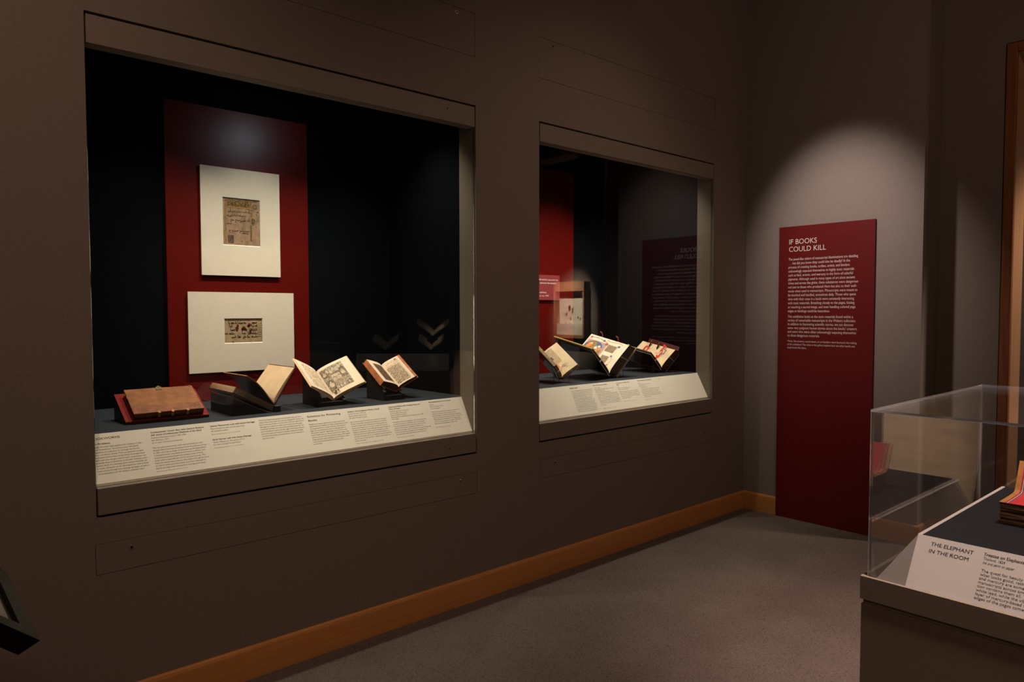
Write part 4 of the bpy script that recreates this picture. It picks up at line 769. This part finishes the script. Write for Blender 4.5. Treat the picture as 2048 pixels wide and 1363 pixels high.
# book with red beasts, near the right end
t = thing('open_book', 'open book with red painted beasts, maroon flap and two dark page ties', 'book', (4.3306, 0.4, 1.09), 'open books in the wall cases')
S, a, l, r = (4.3306, 0.30, 1.1010), (0.0254, 0.3215, 0.0566), (-0.1202, 0.0044, 0.1193), (0.1052, -0.0463, 0.1284)
L = Side(S, a, l, r, 0.008, 0.006, 0.6); Q = Side(S, a, r, l, 0.030, 0.008, 0.6, (0.040, 0, -0.024))
half(t, L, 'left', 'page_vellum', 'page_block_dark', 'leather_black', 0.004); half(t, Q, 'right', 'page_vellum', 'page_block_dark', 'leather_black', 0.004); spine_strip(t, L, Q, 'leather_black')
rg = random.Random(61); P, W, H = uvs(Q); mb = MB()
def beast(c, k, fl=1):
    u, v = c; pts = [(u - 0.030 * k * fl, v + 0.004 * k), (u - 0.012 * k * fl, v + 0.011 * k), (u + 0.014 * k * fl, v + 0.010 * k), (u + 0.026 * k * fl, v + 0.020 * k), (u + 0.034 * k * fl, v + 0.014 * k), (u + 0.026 * k * fl, v + 0.002 * k), (u + 0.020 * k * fl, v - 0.014 * k), (u + 0.012 * k * fl, v - 0.003 * k), (u - 0.010 * k * fl, v - 0.004 * k), (u - 0.018 * k * fl, v - 0.014 * k), (u - 0.020 * k * fl, v)]
    mb.add([P(u, v + 0.002, 0.0009)] + [P(p[0], p[1], 0.0009) for p in pts], [(0, 1 + i, 1 + (i + 1) % len(pts)) for i in range(len(pts))])
    ribbon(mb, P, [(u - 0.030 * k * fl, v + 0.004 * k), (u - 0.044 * k * fl, v + 0.014 * k), (u - 0.036 * k * fl, v + 0.026 * k)], 0.003 * k, 0, 0.0009)
beast((0.665 * W, 0.77 * H), 1.3, -1); beast((0.60 * W, 0.68 * H), 1.0); beast((0.88 * W, 0.31 * H), 1.3); beast((0.58 * W, 0.26 * H), 1.0, -1); beast((0.28 * W, 0.28 * H), 1.2); beast((0.76 * W, 0.20 * H), 0.6)
mb.build('red_beasts', 'paint_red', t)['kind'] = 'stuff'
mb = MB(); ribbon(mb, P, [(0.08 * W, 0.50 * H), (0.50 * W, 0.60 * H), (0.94 * W, 0.62 * H)], 0.003, 0, 0.0007); ribbon(mb, P, [(0.50 * W, 0.60 * H), (0.55 * W, 0.92 * H)], 0.003, 0, 0.0007); ribbon(mb, P, [(0.06 * W, 0.12 * H), (0.92 * W, 0.14 * H)], 0.002, 0, 0.0007)
mb.build('yellow_lines', 'paint_yellow', t)['kind'] = 'stuff'
mb = MB()
for (u, v) in ((0.90, 0.25), (0.86, 0.29), (0.60, 0.22), (0.66, 0.20)): blob(mb, P, (u * W, v * H), 0.008, 0, 10, 0.4, 0.0011, 1.5, rg)
mb.build('grey_paint', 'paint_bluegrey', t)['kind'] = 'stuff'
for v in (0.70, 0.46):
    e = Q.P(0.98, v, 0.004); mb = MB(); mb.tube([Q.P(0.80, v, 0.006), Q.P(0.90, v + 0.005, 0.010), e + Q.n * 0.014, e + Q.r * 0.10 + Q.n * 0.020], 0.006, 8); mb.build('page_tie', 'leather_maroon', t, smooth=True)
e0, e1 = Q.S + Q.r * 1.02 - Q.n * 0.012, Q.S + Q.r * 1.02 + Q.a - Q.n * 0.012
q = [e0 - Q.a * 0.06, e1 - Q.a * 0.12, e1 - Q.a * 0.12 + Q.r * 0.20 + Q.n * 0.014, e0 - Q.a * 0.02 + Q.r * 0.20 + Q.n * 0.006]
MB().hexa([p - Q.n * 0.004 for p in q] + q).build('wrap_flap', 'leather_maroon', t, 0.001, 1)
cradle('clear cradle under the book with the red beasts', L, Q, 0.45)

# ------------------------------------------------------------------ standing text panel by the end wall
k = (4.959) / 4.979
def ip(y, z): return (-2.89774 + (y + 2.89774) * k, 1.52 + (z - 1.52) * k)
t = thing('text_panel', 'tall dark red text panel reading IF BOOKS COULD KILL against the end wall', 'text panel', (4.968, -0.61, 0.0))
yl, zt = ip(-0.2667, 2.1296); yr, _ = ip(-0.9425, 2.0)
MB().box(4.959, 4.9625, yr, yl, 0.001, zt).build('panel_face', 'red_text_panel', t)
MB().box(4.9626, 4.9785, yr, yl, 0.001, zt).build('panel_core', 'red_panel_edge', t)
def tp(y): return -ip(y, 1.5)[0]
u0 = tp(-0.341); T1 = 'The jewel-like colors of manuscript illuminations are dazzling\n. . . but did you know they could also be deadly? In the\nprocess of creating books, scribes, artists, and binders\nunknowingly exposed themselves to highly toxic materials\nsuch as lead, arsenic, and mercury in the form of colorful\npigments. Although used in many types of art since ancient\ntimes and across the globe, these substances were dangerous\nnot just to those who produced them but also to their audi-\nences when used in manuscripts. Manuscripts were meant to\nbe touched and handled, sometimes daily. Those who spent\ntime with their nose in a book were constantly interacting\nwith toxic materials. Breathing closely to the pages, kissing\nor touching a sacred image, and even handling colored page\nedges or bindings could be hazardous.'
T2 = 'This exhibition looks at the toxic materials found within a\nvariety of remarkable manuscripts in the Walters collection.\nIn addition to fascinating scientific stories, we can discover\nsome very poignant human stories about the books\u2019 creators\nand users who were often unknowingly exposing themselves\nto these dangerous materials.'
T3 = '*Note: No curators, conservators, or art handlers were harmed in the making\nof this exhibition! The video in this gallery explains how we safely handle and\nstudy books like these.'
lettering('heading_lettering', [('IF BOOKS\nCOULD KILL', u0, ip(0, 2.001)[1], 0.0520, 0.0535, 0.272, 0.004, 0, 0)], (4.959, 0, 0), (0, -1, 0), (0, 0, 1), ['ink_white'], t)
lettering('body_lettering', [(T1, u0, ip(0, 1.884)[1], 0.0262, 0.0287, 0.495, 0.006, 0, 0), (T2, u0, ip(0, 1.469)[1], 0.0262, 0.0272, 0.492, 0.006, 0, 0), (T3, u0, ip(0, 1.293)[1], 0.0195, 0.0235, 0.492, 0.004, 0, 0)], (4.959, 0, 0), (0, -1, 0), (0, 0, 1), ['ink_white'], t)

# ------------------------------------------------------------------ pedestal, platform, bonnet, accordion book
px0, px1, py1, py0, pz = 1.816, 2.732, -2.165, -3.085, 0.860
t = thing('pedestal', 'taupe painted pedestal with recessed joint under the clear cover', 'pedestal', (2.27, -2.62, 0))
MB().box(px0 + 0.002, px1 - 0.002, py0 + 0.002, py1 - 0.002, 0.0005, 0.7905).build('body', 'pedestal_paint', t, 0.0015)
MB().box(px0 + 0.006, px1 - 0.006, py0 + 0.006, py1 - 0.006, 0.791, 0.8025).build('joint', 'pedestal_paint', t)
mb = MB(); w_ = 0.010; z0, z1 = 0.803, pz
mb.box(px0, px0 + w_, py0, py1, z0, z1); mb.box(px1 - w_, px1, py0, py1, z0, z1); mb.box(px0 + w_, px1 - w_, py0, py0 + w_, z0, z1); mb.box(px0 + w_, px1 - w_, py1 - w_, py1, z0, z1); mb.box(px0 + w_, px1 - w_, py0 + w_, py1 - w_, z0, pz - 0.022)
mb.build('cap', 'pedestal_paint', t)
# platform
fx0, fy1, tx0, ty1, tz = 1.863, -2.180, 1.970, -2.243, 0.950; fx1, tx1 = px1 - 0.045, 2.712; fy0, ty0 = -3.06, -3.01
t = thing('label_platform', 'cream sloped platform headed THE ELEPHANT IN THE ROOM with dark deck', 'display platform', (2.3, -2.62, 0.845))
zb = pz - 0.0218
mb = MB(); mb.hexa([(fx0, fy0, zb), (fx1, fy0, zb), (fx1, fy1, zb), (fx0, fy1, zb), (tx0, ty0, tz - 0.0012), (tx1 - 0.03, ty0, tz - 0.0012), (tx1 - 0.03, ty1, tz - 0.0012), (tx0, ty1, tz - 0.0012)]); mb.build('skirt', 'skirt_taupe', t)
pn = Vector((-(tz - pz + 0.0218), 0, tx0 - fx0)).normalized()
q = [Vector(v) + pn * 0.0005 for v in ((fx0, -2.252, zb), (fx0, fy0, zb), (tx0, ty0, tz), (tx0, -2.245, tz))]
MB().hexa([v for v in q] + [v + pn * 0.0022 for v in q]).build('label_board', 'cream_vitrine', t)
MB().box(tx0 + 0.0005, tx1, ty1 - 0.0095, ty1, tz - 0.0010, tz + 0.0008).build('deck_border', 'cream_vitrine', t)
MB().box(tx0 + 0.001, tx1, ty0, ty1 - 0.0100, tz - 0.0010, tz + 0.0006).build('deck', 'navy_vitrine', t)
lo = Vector((1.868, 0, 0.850)); ld = Vector((0.102, 0, 0.100)).normalized()
lb = Vector((tx0, 0, tz)) - Vector((fx0, 0, zb)); lb.normalize(); lo2 = Vector((tx0, 0, tz)) - lb * 0.14284 + pn * 0.0028
blk = [('THE ELEPHANT\nIN THE ROOM', 2.2785, 0.1180, 0.0148, 0.0200, 0.093, 0.012, 0, 0), ('Treatise on Elephants', 2.3925, 0.1222, 0.0120, 0.015, 0.0805, 0.022, 0, 0), ('Thailand, 1824', 2.3935, 0.1112, 0.0105, 0.0105, 0.044, 0.006, 0, 0), ('Ink and paint on paper', 2.3940, 0.1005, 0.0105, 0.0105, 0.063, 0.006, 0.22, 0),
       ('The quest for beauty has long produced toxic colors. While\nwhat looks good, rather than what is safe, arsenic, lead,\nand mercury are some of the most dangerous pigments in\nmanuscripts across time and cultures. This elephant edi-\ntion contains them all. The chalky ground is made with\nwhite lead, while the vibrant red is painted using a\nlayer of mercury-based vermilion, and the yellow at the\nedges of the pages comes from arsenic.', 2.3955, 0.0795, 0.0105, 0.0101, 0.235, 0.008, 0, 0)]
lettering('lettering', blk, lo2, (0, -1, 0), lb, ['ink'], t)
# bonnet
t = thing('acrylic_bonnet', 'clear acrylic display cover standing on the taupe pedestal', 'display cover', (2.27, -2.62, pz))
bx0, bx1, by1, by0, bz = 1.8285, 2.7195, -2.1775, -3.0725, 1.2765; th = 0.006; bb = pz - 0.0215
def apane(x0, x1, y0, y1, z0, z1, nm):
    P8 = [(x0, y0, z0), (x1, y0, z0), (x1, y1, z0), (x0, y1, z0), (x0, y0, z1), (x1, y0, z1), (x1, y1, z1), (x0, y1, z1)]; d = (x1 - x0, y1 - y0, z1 - z0); m = d.index(min(d)); mb = MB()
    for ax, fs in ((2, ((0, 3, 2, 1), (4, 5, 6, 7))), (1, ((0, 1, 5, 4), (2, 3, 7, 6))), (0, ((1, 2, 6, 5), (3, 0, 4, 7)))): mb.add(P8, fs, 0 if ax == m else 1)
    return mb.build(nm, ['acrylic', 'acrylic_edge'], t)
apane(bx0, bx0 + th, by0, by1, bb, bz - th, 'front_pane'); apane(bx1 - th, bx1, by0, by1, bb, bz - th, 'back_pane')
apane(bx0 + th, bx1 - th, by1 - th, by1, bb, bz - th, 'side_pane'); apane(bx0 + th, bx1 - th, by0, by0 + th, bb, bz - th, 'side_pane'); apane(bx0, bx1, by0, by1, bz - th, bz, 'top_pane')
# accordion book
t = thing('accordion_book', 'thick folded accordion book with red and gold bordered pages under the cover', 'book', (2.31, -2.5, tz))
bx, by, zb_, zt_ = 2.231, -2.353, tz + 0.003, 1.0085; D_, Ln = 0.152, 0.42
for k in range(11):
    z0 = zb_ + (zt_ - zb_) * k / 11; z1 = zb_ + (zt_ - zb_) * (k + 0.86) / 11; rg = random.Random(k); j = rg.uniform(0, 0.004); j2 = rg.uniform(0, 0.003)
    MB().box(bx + j, bx + D_, by - Ln, by - j2, z0, z1).build('folded_leaf', 'acc_edge', t)
def band(nm, m, ya, yb):
    MB().prism([(bx + 0.001, by - ya, zt_ + 0.0004), (bx + D_ * 0.7, by - ya, zt_ + 0.0004), (bx + D_ - 0.008, by - ya, zt_ + 0.002), (bx + D_, by - ya, zt_ + 0.008), (bx + D_ + 0.043, by - ya, 1.092), (bx + D_ + 0.0445, by - ya, 1.092), (bx + D_ + 0.003, by - ya, zt_ - 0.001), (bx + 0.001, by - ya, zt_ - 0.0002)][:8], (0, -(yb - ya), 0)).build(nm, m, t)
band('gold_border', 'acc_gold', 0.0, 0.012); band('red_stripe', 'acc_red', 0.012, 0.0145); band('maroon_stripe', 'acc_maroon', 0.0145, 0.0165); band('pale_stripe', 'ink_white', 0.0165, 0.018); band('grey_stripe', 'acc_grey', 0.018, 0.021); band('red_page', 'acc_red', 0.021, Ln)
MB().box(bx + D_ + 0.002, bx + D_ + 0.006, by - Ln, by - 0.03, tz + 0.0008, zt_ - 0.002).build('support_strip', 'acrylic_edge', t)
tag(MB().box(2.222, 2.40, -2.70, -2.346, tz + 0.0007, tz + 0.0027).build('mount_plate', 'acrylic_cradle'), 'thin clear mounting plate under the accordion book', 'mount')

# ------------------------------------------------------------------ kiosk at the left edge
t = thing('label_stand', 'black framed tilted reading stand at the left edge of the photo', 'reading stand', (0.02, -1.2, 0))
ka = Vector((0.197, -1.4436, 0.950)); kd = Vector((-0.056, 0, 0.048)).normalized(); ky = Vector((0, 1, 0)); kn = Vector((0.048, 0, 0.056)).normalized()
def K(d_, y, h): return ka + kd * d_ + ky * y + kn * h
LK, WK, b_ = 0.36, 0.478, 0.030
def kbox(d0, d1, y0, y1, h0, h1): return [K(d0, y0, h0), K(d1, y0, h0), K(d1, y1, h0), K(d0, y1, h0), K(d0, y0, h1), K(d1, y0, h1), K(d1, y1, h1), K(d0, y1, h1)]
out = [(0, 0), (LK, 0), (LK, WK), (0.018, WK), (0, WK - 0.058)]; inn = [(b_, b_ + 0.02), (LK - b_, b_ + 0.02), (LK - b_, WK - b_), (b_ + 0.01, WK - b_), (b_, WK - b_ - 0.03)]
mb = MB()
for k in range(5):
    n = (k + 1) % 5; mb.quad(K(*out[k], 0), K(*out[n], 0), K(*inn[n], 0), K(*inn[k], 0)); mb.quad(K(*inn[k], 0), K(*inn[n], 0), K(*inn[n], -0.008), K(*inn[k], -0.008))
    o2 = [(0.012, 0.006), (LK - 0.01, 0.006), (LK - 0.01, WK - 0.01), (0.022, WK - 0.01), (0.012, WK - 0.06)]
    mb.quad(K(*out[k], 0), K(*o2[k], -0.034), K(*o2[n], -0.034), K(*out[n], 0))
mb.poly([K(*p, -0.034) for p in o2]); mb.build('frame', 'kiosk_black', t)
mb = MB(); mb.poly([K(*p, -0.0078) for p in inn]); mb.build('dark_mount', 'kiosk_black', t)
mb = MB(); mb.hexa(kbox(b_ + 0.012, LK - b_ - 0.01, b_ + 0.034, WK - b_ - 0.012, -0.0075, -0.006)); mb.build('label_sheet', 'kiosk_print', t)
MB().cyl((0.04, -1.2, 0.02), (0, 0, 1), 0.022, 0.95, 20).build('post', 'kiosk_black', t); MB().cyl((0.04, -1.2, 0.0005), (0, 0, 1), 0.17, 0.018, 32, 0.16).build('base', 'kiosk_black', t)

# ------------------------------------------------------------------ things seen only as reflections in the glass, plus an added desk
# angled case across the gallery
o = Vector((4.35, -3.376, 0)); ux = Vector((0.737, 0.676, 0)).normalized(); un = Vector((-ux.y, ux.x, 0))    # un faces the long wall
def A(u, d_, z): return o + ux * u - un * d_ + Vector((0, 0, z))
def abox(mb, u0, u1, d0, d1, z0, z1, mi=0): return mb.hexa([A(u0, d0, z0), A(u1, d0, z0), A(u1, d1, z0), A(u0, d1, z0), A(u0, d0, z1), A(u1, d0, z1), A(u1, d1, z1), A(u0, d1, z1)], mi)
t = thing('angled_case', 'dim case with open books reflected in the larger case glass', 'display case', o)
abox(MB(), -0.75, 0.28, 0, 0.42, 0.0005, 0.885).build('lower_body', 'pedestal_paint', t); abox(MB(), -0.75, 0.28, 0.41, 0.42, 0.886, 2.2).build('back_panel', 'navy', t)
abox(MB(), -0.75, -0.74, 0, 0.409, 0.886, 2.2).build('side_panel', 'navy', t); abox(MB(), 0.27, 0.28, 0, 0.409, 0.886, 2.2).build('side_panel', 'navy', t)
abox(MB(), -0.739, 0.269, 0.10, 0.409, 1.04, 1.055).build('deck', 'navy', t)
MB().prism([A(-0.739, 0.002, 0.886), A(-0.739, 0.002, 0.893), A(-0.739, 0.095, 1.063), A(-0.739, 0.099, 1.063), A(-0.739, 0.099, 0.886)], ux * 1.008).build('label_slope', 'cream_rail', t)
def refl_book(u, d_, z, s, label):
    t = thing('reflected_book', label, 'book', A(u, d_, z), 'open books in the angled case'); S = A(u, d_, z + 0.012)
    L = Side(S, -un * s * 0.7 + Vector((0, 0, s * 0.45)), -ux * s * 0.8 + Vector((0, 0, s * 0.6)), ux, 0.008, 0.006, 0.6); Q = Side(S, L.a, ux * s * 0.8 + Vector((0, 0, s * 0.6)), -ux, 0.008, 0.006, 0.6)
    half(t, L, 'l', 'page_vellum', 'page_block_tan', 'leather_brown_dark'); half(t, Q, 'r', 'page_vellum', 'page_block_tan', 'leather_brown_dark'); return L, Q
refl_book(-0.45, 0.2, 1.085, 0.17, 'pale open book reflected dimly in the larger case glass, left of the pair'); refl_book(0.05, 0.2, 1.085, 0.17, 'pale open book reflected dimly in the larger case glass, under the tan one')
refl_book(0.06, 0.31, 1.235, 0.22, 'tan open book reflected dimly in the larger case glass, highest of three')
t = thing('plinth', 'dark plinth lifting the reflected tan book in the angled case', 'plinth', A(0.06, 0.4, 1.056)); abox(MB(), 0.0, 0.12, 0.28, 0.38, 1.0555, 1.232).build('block', 'stand_black', t)
t = thing('added_desk', 'added sloped wood desk giving the tan reflection in the clear cover', 'desk', (5.1, -3.4, 0))  # made-up piece, added so the side pane mirrors something warm
MB().prism([(4.86, -2.82, 0.0005), (5.25, -2.82, 0.0005), (5.25, -2.82, 1.02), (4.86, -2.82, 0.12)], (0, -1.45, 0)).build('support', 'oak_plank', t)
MB().prism([(4.855, -2.81, 0.13), (5.25, -2.81, 1.035), (5.25, -2.81, 1.05), (4.845, -2.81, 0.14)], (0, -1.47, 0)).build('desk_top', 'oak_plank', t, 0.001, 1)
# specimen case on the far wall of the next room
t = thing('specimen_case', 'wood framed cream specimen case reflected in the corner case glass', 'display case', (7.28, -3.96, 1.14))
ya, yb = -4.25, -3.668
MB().box(7.18, 7.299, ya, yb, 1.793, 1.925).build('head_board', 'oak_pale', t, 0.003); MB().box(7.18, 7.299, ya, yb, 1.143, 1.19).build('foot_board', 'oak_pale', t, 0.003)
MB().box(7.18, 7.299, yb - 0.03, yb, 1.1905, 1.7925).build('stile', 'oak_pale', t, 0.003); MB().box(7.18, 7.299, ya, ya + 0.03, 1.1905, 1.7925).build('stile', 'oak_pale', t, 0.003)
MB().box(7.27, 7.299, ya + 0.031, yb - 0.031, 1.1905, 1.7925).build('cream_back', 'cream_rail', t); MB().box(7.215, 7.269, ya + 0.031, yb - 0.031, 1.1905, 1.344).build('label_slope', 'cream_rail', t)
for (y, z, h, m) in ((-4.131, 1.56, 0.045, 'specimen_brown'), (-4.072, 1.531, 0.04, 'specimen_brown'), (-4.24, 1.482, 0.016, 'specimen_brown'), (-4.19, 1.475, 0.024, 'specimen_brown'), (-4.111, 1.418, 0.022, 'specimen_brown'), (-3.927, 1.412, 0.022, 'specimen_dark'), (-3.852, 1.545, 0.016, 'specimen_dark'), (-3.97, 1.43, 0.02, 'specimen_brown')):
    y += 0.11; mb = MB(); n = 10; ring = [(y + 0.42 * h * math.cos(2 * math.pi * i / n), z + h * math.sin(2 * math.pi * i / n)) for i in range(n)]
    mb.add([(7.258, y, z)] + [(7.266, q[0], q[1]) for q in ring] + [(7.2698, q[0], q[1]) for q in ring], [(0, 1 + i, 1 + (i + 1) % n) for i in range(n)] + [(1 + i, 11 + i, 11 + (i + 1) % n, 1 + (i + 1) % n) for i in range(n)]); mb.build('specimen', m, t)
t = thing('niche_frame', 'large wood frame reflected around the specimen case', 'frame', (7.29, -4.1, 1.0))
MB().box(7.27, 7.2995, -3.50, -3.44, 0.134, 2.40).build('stile', 'oak_frame', t, 0.003); MB().box(7.27, 7.2995, -4.62, -4.56, 0.134, 2.40).build('stile', 'oak_frame', t, 0.003); MB().box(7.27, 7.2995, -4.559, -3.501, 2.34, 2.40).build('head_rail', 'oak_frame', t, 0.003)
